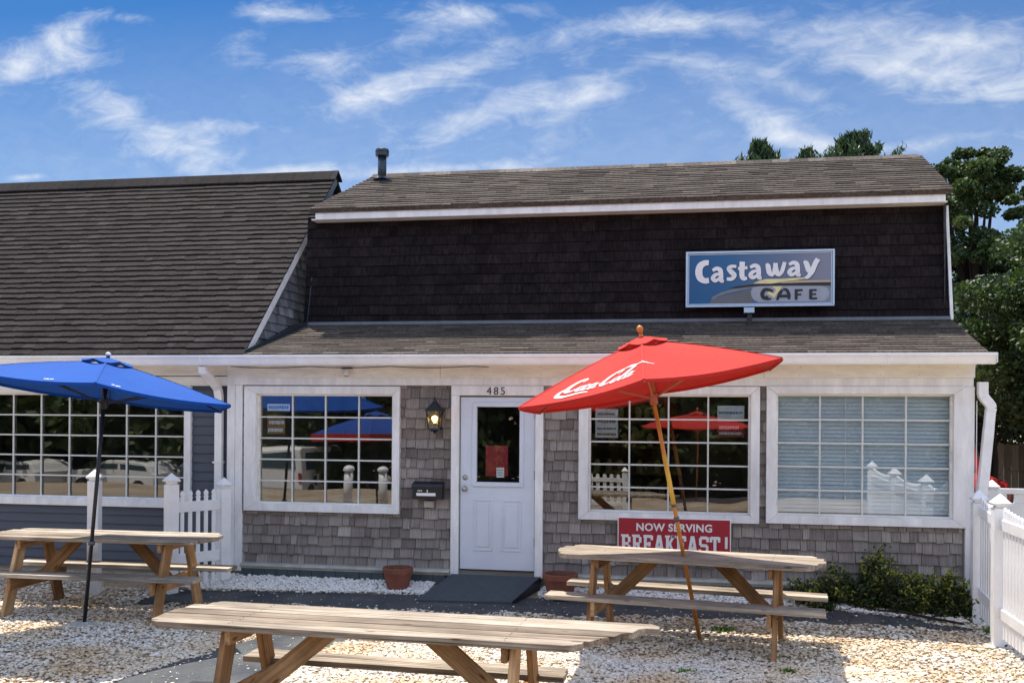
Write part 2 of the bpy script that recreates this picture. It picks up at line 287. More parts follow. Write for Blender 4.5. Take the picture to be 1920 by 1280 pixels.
# ---------------------------------------------------------------- mesh builder
class MB:
    def __init__(s): s.v = []; s.f = []; s.uv = []; s.t = []
    def add(s, vs, fs, uv=None, tint=.5):
        o = len(s.v); s.v += [tuple(p) for p in vs]; s.uv += [tuple(p) for p in (uv if uv is not None else vs)]
        s.t += [tint]*len(vs); s.f += [tuple(i+o for i in f) for f in fs]
    def box(s, x0, x1, y0, y1, z0, z1, tint=.5):
        s.add([(x0,y0,z0),(x1,y0,z0),(x1,y1,z0),(x0,y1,z0),(x0,y0,z1),(x1,y0,z1),(x1,y1,z1),(x0,y1,z1)],
              [(0,3,2,1),(4,5,6,7),(0,1,5,4),(1,2,6,5),(2,3,7,6),(3,0,4,7)], tint=tint)
    def bar(s, a, b, w, h, up=(0,0,1), tint=.5, w2=None, h2=None, ofs=None):
        """beam from a to b; w across, h along 'up'; uvw runs along x"""
        a, b = Vector(a), Vector(b); d = (b-a); L = d.length; d.normalize()
        side = d.cross(Vector(up)); side = side.normalized() if side.length > 1e-6 else Vector((1,0,0)); u = side.cross(d).normalized()
        w2 = w if w2 is None else w2; h2 = h if h2 is None else h2
        ofs = ofs if ofs is not None else random.random()*30
        vs = []; uv = []
        for (p, ww, hh, l) in ((a, w, h, 0), (b, w2, h2, L)):
            for (i, j) in ((-1,-1),(1,-1),(1,1),(-1,1)):
                vs.append(p+side*(i*ww/2)+u*(j*hh/2)); uv.append((l+ofs, i*ww/2+ofs, j*hh/2))
        s.add(vs, [(0,1,2,3),(7,6,5,4),(0,4,5,1),(1,5,6,2),(2,6,7,3),(3,7,4,0)], uv, tint)
    def prism(s, poly, lo, hi, axes='xyz', tint=.5, ofs=0):
        """poly in the first two axes, extruded along the third"""
        ix = ['xyz'.index(c) for c in axes]; n = len(poly); vs = []; uv = []
        for h in (lo, hi):
            for p in poly:
                q = [0,0,0]; q[ix[0]] = p[0]; q[ix[1]] = p[1]; q[ix[2]] = h; vs.append(tuple(q)); uv.append((q[0]+ofs, q[1]+ofs, q[2]))
        fs = [tuple(range(n-1,-1,-1)), tuple(range(n, 2*n))] + [(i,(i+1)%n,(i+1)%n+n,i+n) for i in range(n)]
        s.add(vs, fs, uv, tint)
    def tube(s, pts, r, n=10, cap=True, tint=.5):
        pts = [Vector(p) for p in pts]; rs = r if isinstance(r, (list, tuple)) else [r]*len(pts)
        o = len(s.v); vs = []; fs = []; uv = []; prev = None; L = 0
        for i, p in enumerate(pts):
            d = (pts[min(i+1, len(pts)-1)]-pts[max(i-1, 0)]).normalized()
            if prev is None: a = d.orthogonal().normalized()
            else: a = (prev-d*prev.dot(d)).normalized()
            prev = a; bb = d.cross(a)
            if i: L += (p-pts[i-1]).length
            for k in range(n):
                th = 2*math.pi*k/n; vs.append(p+(a*math.cos(th)+bb*math.sin(th))*rs[i]); uv.append((math.cos(th)*rs[i], math.sin(th)*rs[i], L))
        for i in range(len(pts)-1):
            for k in range(n): fs.append((i*n+k, i*n+(k+1)%n, (i+1)*n+(k+1)%n, (i+1)*n+k))
        if cap: fs.append(tuple(range(n-1,-1,-1))); fs.append(tuple((len(pts)-1)*n+k for k in range(n)))
        s.add(vs, fs, uv, tint)
    def lathe(s, prof, c=(0,0,0), n=28, tint=.5):
        vs = []; fs = []
        for (r, z) in prof:
            for k in range(n): th = 2*math.pi*k/n; vs.append((c[0]+r*math.cos(th), c[1]+r*math.sin(th), c[2]+z))
        for i in range(len(prof)-1):
            for k in range(n): fs.append((i*n+k, i*n+(k+1)%n, (i+1)*n+(k+1)%n, (i+1)*n+k))
        s.add(vs, fs, tint=tint)
    def build(s, name, mat, parent=None, bevel=0, smooth=False, local=False):
        me = bpy.data.meshes.new(name); vs = np.array(s.v, dtype=np.float32)
        off = np.zeros(3, np.float32)
        if parent is not None and not local: off = np.array(total_loc(parent), np.float32)
        me.from_pydata((vs-off).tolist(), [], s.f)
        a = me.attributes.new('uvw', 'FLOAT_VECTOR', 'POINT'); a.data.foreach_set('vector', np.array(s.uv, np.float32).ravel())
        a = me.attributes.new('tint', 'FLOAT', 'POINT'); a.data.foreach_set('value', np.array(s.t, np.float32))
        me.materials.append(mat if not isinstance(mat, str) else M[mat])
        bm = bmesh.new(); bm.from_mesh(me); bmesh.ops.recalc_face_normals(bm, faces=bm.faces) if len(s.f) < 60000 else None; bm.to_mesh(me); bm.free()
        if smooth: me.polygons.foreach_set('use_smooth', [True]*len(me.polygons))
        o = bpy.data.objects.new(name, me); C.objects.link(o)
        if parent is not None: o.parent = parent
        if bevel:
            b = o.modifiers.new('bevel', 'BEVEL'); b.width = bevel; b.segments = 2; b.limit_method = 'ANGLE'
        return o
def total_loc(o):
    v = Vector(o.location)
    while o.parent: o = o.parent; v += Vector(o.location)
    return v
def tag(o, label=None, cat=None, group=None, kind=None):
    if label: o['label'] = label
    if cat: o['category'] = cat
    if group: o['group'] = group
    if kind: o['kind'] = kind
    return o
def thing(name, label, cat, loc=(0,0,0), rz=0, group=None):
    o = bpy.data.objects.new(name, None); C.objects.link(o); o.location = loc; o.rotation_euler = (0,0,rz); o.empty_display_size = .2
    return tag(o, label, cat, group)
def copy_tree(o, parent=None):
    c = o.copy(); C.objects.link(c); c.parent = parent
    for ch in list(o.children): copy_tree(ch, c)
    return c
def rectsub(rects, h):
    out = []
    for (x0,x1,z0,z1) in rects:
        a0,a1,b0,b1 = h
        if x1 <= a0 or x0 >= a1 or z1 <= b0 or z0 >= b1: out.append((x0,x1,z0,z1)); continue
        if x0 < a0: out.append((x0,a0,z0,z1))
        if x1 > a1: out.append((a1,x1,z0,z1))
        X0, X1 = max(x0,a0), min(x1,a1)
        if z0 < b0: out.append((X0,X1,z0,b0))
        if z1 > b1: out.append((X0,X1,b1,z1))
    return out
def wall_holes(mb, x0, x1, z0, z1, holes, yf, yb):
    """slab in the XZ plane with rectangular openings (front, back and reveal faces)"""
    xs = sorted({x0,x1,*[h[0] for h in holes],*[h[1] for h in holes]}); zs = sorted({z0,z1,*[h[2] for h in holes],*[h[3] for h in holes]})
    for i in range(len(xs)-1):
        for j in range(len(zs)-1):
            cx_, cz_ = (xs[i]+xs[i+1])/2, (zs[j]+zs[j+1])/2
            if any(h[0] < cx_ < h[1] and h[2] < cz_ < h[3] for h in holes): continue
            a,b,c,d = xs[i],xs[i+1],zs[j],zs[j+1]
            mb.add([(a,yf,c),(b,yf,c),(b,yf,d),(a,yf,d)], [(0,1,2,3)]); mb.add([(a,yb,c),(b,yb,c),(b,yb,d),(a,yb,d)], [(3,2,1,0)])
    for (a,b,c,d) in holes:
        mb.add([(a,yf,c),(a,yb,c),(a,yb,d),(a,yf,d)], [(0,1,2,3)]); mb.add([(b,yf,c),(b,yb,c),(b,yb,d),(b,yf,d)], [(3,2,1,0)])
        mb.add([(a,yf,c),(b,yf,c),(b,yb,c),(a,yb,c)], [(0,1,2,3)]); mb.add([(a,yf,d),(b,yf,d),(b,yb,d),(a,yb,d)], [(3,2,1,0)])
def shakes(mb, x0, x1, z0, z1, holes, place, course=.125, wmin=.07, wmax=.21, thick=.018, wob=.008, tmean=.5, tvar=.3, leftlim=None, drop=.012, gap=.003):
    """courses of shingles: place(x, h, out) -> 3d point, 'out' metres proud of the surface"""
    rows = int(math.ceil((z1-z0)/course)); 
    for k in range(rows):
        a = z0+k*course; b = min(a+course, z1); x = x0-random.random()*wmax; rowt = random.gauss(0, .06)
        while x < x1:
            w = random.uniform(wmin, wmax); xa, xb = max(x, x0), min(x+w, x1); x += w
            if leftlim: xa = max(xa, leftlim((a+b)/2))
            if xb-xa < .012: continue
            t = min(1, max(0, random.gauss(tmean+rowt, tvar))); dd = random.uniform(-drop, drop); th = thick*random.uniform(.86, 1.14)
            for (p,q,r_,s_) in rectsub_all([(xa+gap, xb-gap, a, b)], holes):
                bot = r_-(dd if r_ == a else 0); 
                f0 = 1-(max(r_, a)-a)/course; f1 = 1-(s_-a)/course
                o0 = .003+th*max(f0, .0); o1 = .003+th*max(f1, 0)
                sl = random.uniform(-.002, .002) if r_ == a else 0
                ru, rv = random.random()*40, random.random()*40
                P = [place(p, bot+sl, o0), place(q, bot-sl, o0), place(q, s_, o1), place(p, s_, o1), place(p, bot+sl, -.004), place(q, bot-sl, -.004), place(q, s_, -.004), place(p, s_, -.004)]
                uv = [(p+ru,bot+rv,0),(q+ru,bot+rv,0),(q+ru,s_+rv,0),(p+ru,s_+rv,0)]*2
                mb.add(P, [(0,1,2,3),(0,4,5,1),(1,5,6,2),(0,3,7,4)], uv, t)
def rectsub_all(rs, holes):
    for h in holes: rs = rectsub(rs, h)
    return [r for r in rs if r[1]-r[0] > .004 and r[3]-r[2] > .004]

# ---------------------------------------------------------------- ground (structure)
def gz(y, x=0):
    if y < -3: return max(-1.15, (y+3)*.25)
    if y < 9.9: return 0.0
    if y < 10.95: return .06*((y-9.9)/1.05)
    if y < 11.35: return .06+.06*((y-10.95)/.40)
    return .12
mb = MB()
ys = [-400,-60,-15,-7.6,-5.3,-3,0,3]+[3.5+.5*i for i in range(13)]+[10+.15*i for i in range(12)]+[14,20,40,120,600]
xs = [-600,-120,-40,-15]+[-12+1.0*i for i in range(25)]+[20,40,120,600]
nx = len(xs)
mb.add([(x,y,gz(y)) for y in ys for x in xs], [(j*nx+i,j*nx+i+1,(j+1)*nx+i+1,(j+1)*nx+i) for j in range(len(ys)-1) for i in range(nx-1)])
tag(mb.build('gravel_ground', 'ground'), kind='structure')
# asphalt: strip along the front and the branch running towards the viewer; follows the ground
def sheet(name, left, right, n=8):
    mb = MB(); k = len(left)
    for i in range(k):
        for j in range(n+1):
            f = j/n; x = left[i][0]*(1-f)+right[i][0]*f; y = left[i][1]*(1-f)+right[i][1]*f
            mb.v.append((x, y, gz(y)+.006)); mb.uv.append((x,y,0)); mb.t.append(.5)
    for i in range(k-1):
        for j in range(n): mb.f.append((i*(n+1)+j, i*(n+1)+j+1, (i+1)*(n+1)+j+1, (i+1)*(n+1)+j))
    return tag(mb.build(name, 'asphalt'), kind='structure')
FRONT = [(-6.0,10.05),(-5.3,10.1),(-4.3,10.2),(-3.3,10.2),(-2.0,10.28),(-1.0,10.32),(0,10.48),(1.0,10.5),(1.6,10.46),(2.2,10.42),(2.75,10.40)]
BACK = [(-6.3,10.72),(-5.5,10.76),(-4.3,10.86),(-3.3,10.93),(-2.0,11.0),(-1.0,11.03),(0,11.05),(1.0,11.03),(1.6,10.98),(2.2,10.82),(2.75,10.50)]
sheet('asphalt_path', FRONT, BACK, 12)
PL = [(-5.4,4.6),(-4.9,5.9),(-4.5,7.1),(-4.12,8.5),(-3.85,9.3),(-3.75,10.14)]
PR = [(-4.3,4.6),(-3.8,5.9),(-3.45,7.1),(-3.22,8.5),(-3.1,9.3),(-3.0,10.14)]
sheet('asphalt_path', PL, PR, 6)
def lerp1(poly, y):
    for a, b in zip(poly, poly[1:]):
        if a[1] <= y <= b[1]: f = (y-a[1])/(b[1]-a[1]); return a[0]*(1-f)+b[0]*f
    return None
def lerpx(poly, x):
    for a, b in zip(poly, poly[1:]):
        if a[0] <= x <= b[0]: f = (x-a[0])/(b[0]-a[0]); return a[1]*(1-f)+b[1]*f
    return None
def on_asphalt(x, y):
    a, b = lerpx(FRONT, x), lerpx(BACK, x)
    if a is not None and a < y < b: return True
    if y < 10.14:
        a, b = lerp1(PL, y), lerp1(PR, y)
        if a is not None and a < x < b: return True
    return False
# loose stones
ph = (1+5**.5)/2
ICO = np.array([(-1,ph,0),(1,ph,0),(-1,-ph,0),(1,-ph,0),(0,-1,ph),(0,1,ph),(0,-1,-ph),(0,1,-ph),(ph,0,-1),(ph,0,1),(-ph,0,-1),(-ph,0,1)])/math.hypot(1,ph)
ICF = np.array([(0,11,5),(0,5,1),(0,1,7),(0,7,10),(0,10,11),(1,5,9),(5,11,4),(11,10,2),(10,7,6),(7,1,8),(3,9,4),(3,4,2),(3,2,6),(3,6,8),(3,8,9),(4,9,5),(2,4,11),(6,2,10),(8,6,7),(9,8,1)])
def stones(name, pts, smin, smax, tmu, tsd, flat=.42):
    n = len(pts); V_ = np.repeat(ICO[None], n, 0)*(1+RNG.uniform(-.28,.28,(n,12,1)))
    sz = smin+(smax-smin)*RNG.uniform(0, 1, (n,1,1))**2; asp = np.stack([RNG.uniform(.8,1.35,n), RNG.uniform(.6,1.0,n), RNG.uniform(.6,1.3,n)*flat], 1)[:,None]
    V_ = V_*sz*asp; th = RNG.uniform(0, 6.28, n); tl = RNG.uniform(-.6, .6, n)
    x, y, z = V_[...,0].copy(), V_[...,1].copy(), V_[...,2].copy()
    z2 = z*np.cos(tl)[:,None]+y*np.sin(tl)[:,None]; y2 = y*np.cos(tl)[:,None]-z*np.sin(tl)[:,None]
    X = x*np.cos(th)[:,None]-y2*np.sin(th)[:,None]; Y = x*np.sin(th)[:,None]+y2*np.cos(th)[:,None]
    V_ = np.stack([X+pts[:,0:1], Y+pts[:,1:2], z2+pts[:,2:3]], -1)
    F_ = (ICF[None]+12*np.arange(n)[:,None,None]).reshape(-1,3)
    me = bpy.data.meshes.new(name); me.vertices.add(n*12); me.vertices.foreach_set('co', V_.astype(np.float32).ravel())
    me.loops.add(len(F_)*3); me.polygons.add(len(F_)); me.loops.foreach_set('vertex_index', F_.ravel().astype(np.int32))
    me.polygons.foreach_set('loop_start', np.arange(0, len(F_)*3, 3, dtype=np.int32)); me.polygons.foreach_set('loop_total', np.full(len(F_), 3, np.int32))
    me.update(calc_edges=True)
    a = me.attributes.new('tint', 'FLOAT', 'POINT'); t = np.clip(RNG.normal(tmu, tsd, n), 0, 1); a.data.foreach_set('value', np.repeat(t, 12).astype(np.float32))
    me.materials.append(M['stone']); o = bpy.data.objects.new(name, me); C.objects.link(o); return o
pts = []
def scatter(n, x0, x1, y0, y1, cond, zadd=.006, zvar=.012):
    k = 0
    while k < n:
        x, y = random.uniform(x0, x1), random.uniform(y0, y1)
        k += 1
        if cond(x, y): pts.append((x, y, gz(y)+zadd+random.random()*zvar))
wob = lambda x, y: .07*math.sin(x*5.1+1)+.05*math.sin(x*13.7)+.04*math.sin(y*9)
scatter(64000, -6.9, 3.4, 6.0, 10.7, lambda x, y: not on_asphalt(x, y+wob(x, y)*.8) )
scatter(30000, -4.6, 1.9, 6.0, 8.8, lambda x, y: not on_asphalt(x+wob(y, x)*.5, y))
scatter(5000, -9.0, -6.9, 8.0, 11.2, lambda x, y: True)
tag(stones('gravel', np.array(pts), .010, .027, .64, .21, .40), 'loose tan and white crushed shell gravel covering the yard under the picnic tables', 'gravel', kind='stuff')
pts = []
scatter(24000, -6.1, 2.95, 10.65, 11.34, lambda x, y: y > (lerpx(BACK, x) or 10.75)+wob(x, y)*.25 and not (-2.95 < x < -1.68 and y > 10.8) and not (x > 1.5 and y > 11.1+.1*math.sin(x*9)), .01, .03)
tag(stones('white_pebbles', np.array(pts), .012, .026, .90, .09, .6), 'white pebbles filling the bed along the foot of the cafe wall', 'gravel', kind='stuff')
pts = []
scatter(1600, -6.0, 2.7, 10.1, 11.0, lambda x, y: on_asphalt(x, y) and random.random() < .25+.75*max(0, 1-(y-(lerpx(FRONT, x) or 10.2))/.28)**2, .008, .004)
scatter(800, -5.2, -3.0, 5.5, 10.1, on_asphalt, .008, .003)
tag(stones('stray_gravel', np.array(pts), .005, .016, .5, .3), 'scattered stray bits of gravel lying on the asphalt strip', 'gravel', kind='stuff')

# ---------------------------------------------------------------- cafe building
YF = 11.36
cafe = thing('cafe_building', 'low shingled cafe with white door 485, three picture windows and dark mansard roof', 'building', (-1.3, YF, 0.1))
W1 = (-5.345, -3.39, .935, 2.44); W2 = (-1.27, .738, .932, 2.445); W3 = (.810, 2.876, .942, 2.452)
D0 = (-2.765, -1.680, .25, 2.44)
WIN = [W1, W2, W3]
def shrink(w, c): return (w[0]+c, w[1]-c, w[2]+c, w[3]-c)
GL = [(-5.195,-3.475,1.02,2.345), (-1.160,.640,1.02,2.355), (.915,2.755,1.03,2.37)]
DOORH = (-2.668, -1.775, .30, 2.325)
mb = MB(); wall_holes(mb, -5.56, 2.93, .05, 2.72, GL+[DOORH], 11.395, 11.50)
mb.add([(2.93,11.395,.05),(2.93,17,.05),(2.93,17,2.72),(2.93,11.395,2.72)], [(0,1,2,3)])
mb.add([(2.93,17,.05),(-5.56,17,.05),(-5.56,17,2.72),(2.93,17,2.72)], [(0,1,2,3)])
mb.build('wall', 'interior', cafe)
mb = MB(); mb.box(-5.5, 2.92, 11.51, 15.6, .22, .28); mb.build('interior_floor', 'floorin', cafe)
mb = MB(); mb.box(-5.62, 2.92, 15.6, 15.7, .2, 2.70); mb.box(-3.3, -3.22, 11.52, 15.6, .28, 2.68); mb.box(.74, .80, 11.52, 15.6, .28, 2.68); mb.box(-5.5, 2.92, 11.52, 15.6, 2.69, 2.75); mb.build('interior_partition', 'interior', cafe)
mb = MB()
shakes(mb, -5.375, 2.86, .30, 2.45, WIN+[D0], lambda x, z, o: (x, 11.39-o, z), course=.118, wmin=.065, wmax=.185, thick=.026, tmean=.52, tvar=.21, drop=.010)
mb.build('shingle_cladding', 'shake', cafe)
# frieze, corner boards, soffit, gutter fascia
mb = MB(); mb.box(-5.57, 2.965, 11.325, 11.39, 2.545, 2.70); mb.build('frieze_board', 'cream', cafe, .003)
mb = MB(); mb.box(-5.57, 2.955, 11.34, 11.392, 2.452, 2.545); mb.build('frieze_board', 'trim', cafe, .003)
mb = MB(); mb.box(-5.57, -5.47, 11.332, 11.394, .2, 2.452); mb.box(-5.468, -5.375, 11.340, 11.394, .2, 2.450); mb.build('corner_board', 'trim', cafe, .003)
mb = MB(); mb.box(2.86+.018, 2.965, 11.335, 11.394, .2, 2.450); mb.build('corner_board', 'trim', cafe, .003)
mb = MB(); mb.box(-10.5, 2.98, 11.02, 11.40, 2.700, 2.715); mb.build('soffit', 'cream', cafe)
# foundation: tiled plinth with old ledge
mb = MB()
for (a, b) in ((-5.375, -2.77), (-1.675, 1.4)):
    mb.prism([(11.395,.31),(11.30,.298),(11.29,.275),(11.30,.262),(11.33,.255),(11.33,.235),(11.395,.235)], a, b, 'yzx')
mb.build('foundation_ledge', 'ledge', cafe, .003)
mb = MB(); x = -5.375
while x < 2.85:
    w = .15
    if not (-2.9 < x < -1.72): mb.box(x+.003, x+w-.003, 11.335+random.uniform(-.002,.002), 11.394, .05, .232)
    x += w
    if x > -2.85 and x < -1.6 and mb.v: mb.build('foundation_tiles', 'tile', cafe); mb = MB()
mb.build('foundation_tiles', 'tile', cafe)
# windows
def window(parent, outer, glass, cols, rows, yb=11.375, proud=.055, ledge=True, casw=True):
    x0,x1,z0,z1 = outer; a,b,c,d = glass
    e = bpy.data.objects.new('window', None); C.objects.link(e); e.parent = parent; e.location = Vector(((x0+x1)/2, yb, z0))-total_loc(parent)
    mb = MB(); yf = yb-proud
    for poly in ([(x0,z0),(x1,z0),(b,c),(a,c)], [(x1,z0),(x1,z1),(b,d),(b,c)], [(x1,z1),(x0,z1),(a,d),(b,d)], [(x0,z1),(x0,z0),(a,c),(a,d)]):
        # mitred casing boards with hairline joints
        cx_, cz_ = sum(p[0] for p in poly)/4, sum(p[1] for p in poly)/4
        mb.prism([(p[0]+(cx_-p[0])*.0012, p[1]+(cz_-p[1])*.0012) for p in poly], yf, yb+.02, 'xzy')
    mb.build('frame', 'trim', e, .003)
    mb = MB(); t = .022; yg = yb+.035
    for (p,q,r_,s_) in ((a,a+t,c,d),(b-t,b,c,d),(a+t,b-t,c,c+t),(a+t,b-t,d-t,d)): mb.box(p,q,yg-.035,yg+.03,r_,s_)
    mb.build('sash', 'cream' if ledge else 'trim', e, .002)
    A,B,Cc,Dd = a+t,b-t,c+t,d-t
    mb = MB(); mw = .009
    for i in range(1, cols): x = A+(B-A)*i/cols; mb.box(x-mw, x+mw, yg-.012, yg+.004, Cc, Dd)
    for j in range(1, rows): z = Cc+(Dd-Cc)*j/rows; mb.box(A, B, yg-.010, yg+.002, z-mw, z+mw)
    mb.build('muntins', 'muntin', e)
    mb = MB(); mb.add([(A,yg+.012,Cc),(B,yg+.012,Cc),(B,yg+.012,Dd),(A,yg+.012,Dd)], [(0,1,2,3)]); mb.build('pane', 'glass', e)
    return e
win1 = window(cafe, W1, GL[0], 4, 5); win2 = window(cafe, W2, GL[1], 4, 5); win3 = window(cafe, W3, GL[2], 4, 5)
mb = MB()
for k in range(30):
    z = 1.06+k*.0435; mb.add([(.93,11.475,z+.004),(2.74,11.475,z+.004),(2.74,11.492,z+.046),(.93,11.492,z+.046)], [(0,1,2,3)]); 
mb.box(.93, 2.74, 11.468, 11.50, 2.345, 2.372)
mb.build('window_blind', 'blind', win3)
mb = MB(); mb.box(1.66,1.668,11.462,11.466,1.25,2.34); mb.lathe([(0,0),(.012,.01),(.012,.05),(0,.06)], (1.664,11.464,1.20), 8); mb.build('blind_cord', 'vinyl', win3)
# door
door = bpy.data.objects.new('door', None); C.objects.link(door); door.parent = cafe; door.location = Vector((-2.22, 11.37, .3))-total_loc(cafe)
PX = (-2.468, -1.960, 1.33, 2.205)
mb = MB(); wall_holes(mb, -2.660, -1.783, .315, 2.318, [PX], 11.372, 11.41)
mb.add([(-2.66,11.372,.315),(-2.66,11.41,.315),(-2.66,11.41,2.318),(-2.66,11.372,2.318)],[(0,1,2,3)])
mb.build('door_leaf', 'door', door)
mb = MB()
def mould(mb, x0, x1, z0, z1, y, w=.03, h=.012):
    mb.prism([(x0,z0),(x1,z0),(x1-w,z0+w),(x0+w,z0+w)], y-h, y+.001, 'xzy'); mb.prism([(x1,z0),(x1,z1),(x1-w,z1-w),(x1-w,z0+w)], y-h, y+.001, 'xzy')
    mb.prism([(x1,z1),(x0,z1),(x0+w,z1-w),(x1-w,z1-w)], y-h, y+.001, 'xzy'); mb.prism([(x0,z1),(x0,z0),(x0+w,z0+w),(x0+w,z1-w)], y-h, y+.001, 'xzy')
mould(mb, PX[0]-.05, PX[1]+.05, PX[2]-.05, PX[3]+.05, 11.371, .05, .016)
mb.build('light_frame', 'door', door, .004)
for (a, b) in ((-2.50, -2.275), (-2.165, -1.935)):
    mb = MB(); mould(mb, a, b, .53, 1.13, 11.371, .022, .007)
    mb.prism([(a+.045,.575),(b-.045,.575),(b-.045,1.085),(a+.045,1.085)], 11.364, 11.3725, 'xzy'); mb.build('raised_panel', 'door', door, .006)
mb = MB(); mb.add([(PX[0],11.39,PX[2]),(PX[1],11.39,PX[2]),(PX[1],11.39,PX[3]),(PX[0],11.39,PX[3])], [(0,1,2,3)]); mb.build('pane', 'glass', door)
def knob(name, z, big):
    mb = MB(); k = 20
    prof = [(.032,0),(.030,-.008),(.012,-.012),(.012,-.035),(.028,-.042),(.032,-.06),(.024,-.072),(0,-.074)] if big else [(.030,0),(.029,-.012),(.022,-.018),(.020,-.022),(0,-.023)]
    vs = [(-2.603+r*math.cos(6.283*i/k), 11.372+y, z+r*math.sin(6.283*i/k)) for (r,y) in prof for i in range(k)]
    mb.add(vs, [(i*k+j, i*k+(j+1)%k, (i+1)*k+(j+1)%k, (i+1)*k+j) for i in range(len(prof)-1) for j in range(k)]); mb.build(name, 'metal', door, smooth=True)
knob('door_knob', 1.25, True); knob('deadbolt', 1.38, False)
for z in (.65, 1.42, 2.12):
    mb = MB(); mb.tube([(-1.778,11.366,z-.05),(-1.778,11.366,z+.05)], .008, 8); mb.build('hinge', 'hinge', door)
mb = MB(); mb.box(-2.66,-1.783,11.365,11.40,.300,.313); mb.build('threshold', 'black', door)
# door casing
mb = MB()
mb.box(D0[0], -2.672, 11.325, 11.394, .24, 2.335); mb.box(-1.772, D0[1], 11.325, 11.394, .24, 2.335); mb.box(D0[0], D0[1], 11.322, 11.394, 2.337, 2.450)
mb.build('door_casing', 'trim', cafe, .003)

# lettering helper: text curve -> mesh placed by frame (origin, u, v), normal = u x v
def text_mesh(body, size, extrude=.002, offset=0.0, shear=0.0, spacing=1.0, align='CENTER', xs=1.0):
    cu = bpy.data.curves.new('txt', 'FONT'); cu.body = body; cu.size = size; cu.extrude = extrude; cu.offset = offset; cu.shear = shear; cu.space_character = spacing; cu.align_x = align; cu.resolution_u = 3
    o = bpy.data.objects.new('txt', cu); C.objects.link(o); bpy.context.view_layer.update()
    dg = bpy.context.evaluated_depsgraph_get(); me = bpy.data.meshes.new_from_object(o.evaluated_get(dg)); bpy.data.objects.remove(o)
    vs = [Vector((v.co.x*xs, v.co.y, v.co.z)) for v in me.vertices]; fs = [tuple(p.vertices) for p in me.polygons]; bpy.data.meshes.remove(me)
    return vs, fs
def place_text(name, mat, parent, o, u, v, *a, **k):
    vs, fs = text_mesh(*a, **k); o, u, v = Vector(o), Vector(u).normalized(), Vector(v).normalized(); n = u.cross(v)
    mb = MB(); mb.add([o+u*p.x+v*p.y+n*p.z for p in vs], fs); return mb.build(name, mat, parent)
place_text('house_number', 'black', cafe, (-2.232, 11.318, 2.347), (1,0,0), (0,0,1), '485', .125, .003, spacing=1.3)

for x in (-2.9, .78):
    mb = MB(); mb.box(x-.0015, x+.0015, 11.3235, 11.3255, 2.547, 2.698); mb.build('board_joint', 'hinge', cafe)
mb = MB(); random.seed(11)
for x0 in np.arange(-5.4, 2.9, .41):
    for z in (2.575, 2.665): mb.lathe([(0,.0),(.004,.0)], (float(x0)+random.uniform(-.02,.02), 11.3238, z), 6)
mb.v = [(x, 11.3238, z+(y-11.3238)) for (x, y, z) in mb.v]
tag(mb.build('nail_heads', 'hinge', cafe), kind='stuff')
# roofs of the cafe
SK0, SK1 = (10.985, 2.80), (12.55, 3.285)       # skirt eave and top (y, z)
def plane_place(p0, p1):
    d = Vector((0, p1[0]-p0[0], p1[1]-p0[1])); L = d.length; d.normalize(); n = Vector((0, -d.z, d.y))
    if n.z < 0 and abs(n.y) < .9: n = -n
    return L, (lambda x, t, o: tuple(Vector((x, p0[0], p0[1]))+d*t+n*o))
def slab(mb, x0, x1, p0, p1, th=.05, xa=None):
    L, pl = plane_place(p0, p1)
    x0b = x0 if xa is None else xa
    vs = [pl(x0,0,0),pl(x1,0,0),pl(x1,L,0),pl(x0b,L,0),pl(x0,0,-th),pl(x1,0,-th),pl(x1,L,-th),pl(x0b,L,-th)]
    mb.add(vs, [(0,1,2,3),(7,6,5,4),(0,4,5,1),(1,5,6,2),(2,6,7,3),(3,7,4,0)])
L, pl = plane_place(SK0, SK1)
mb = MB(); slab(mb, -5.25, 2.985, SK0, SK1); shakes(mb, -5.25, 3.0, 0, L, [], pl, course=.105, wmin=.10, wmax=.45, thick=.013, tmean=.5, tvar=.15, drop=.011, gap=.0004)
mb.build('skirt_roof', 'roofbrown', cafe)
MS0, MS1 = (12.50, 3.27), (12.62, 4.72)
L, pl = plane_place(MS0, MS1)
def mpl(x, t, o):
    d = Vector((0, MS1[0]-MS0[0], MS1[1]-MS0[1])).normalized(); n = Vector((0, -d.z, d.y)); n = n if n.y < 0 else -n
    return tuple(Vector((x, MS0[0], MS0[1]))+d*t+n*o)
mb = MB()
dL = L
a = [mpl(-5.05,0,0),mpl(2.985,0,0),mpl(2.955,dL,0),mpl(-5.05,dL,0)]; bk = [(p[0], p[1]+.3, p[2]) for p in a]
mb.add(a+bk, [(0,1,2,3),(7,6,5,4),(0,4,5,1),(1,5,6,2),(2,6,7,3),(3,7,4,0)])
shakes(mb, -5.06, 2.975, 0, dL, [], mpl, course=.130, wmin=.10, wmax=.30, thick=.014, tmean=.5, tvar=.10, drop=.004, gap=.0004)
mb.build('mansard_roof', 'mansard', cafe)
mb = MB(); mb.bar((-5.0,12.475,3.290),(2.99,12.475,3.290),.012,.040,(0,0,1)); mb.build('flashing', 'metalgrey', cafe)
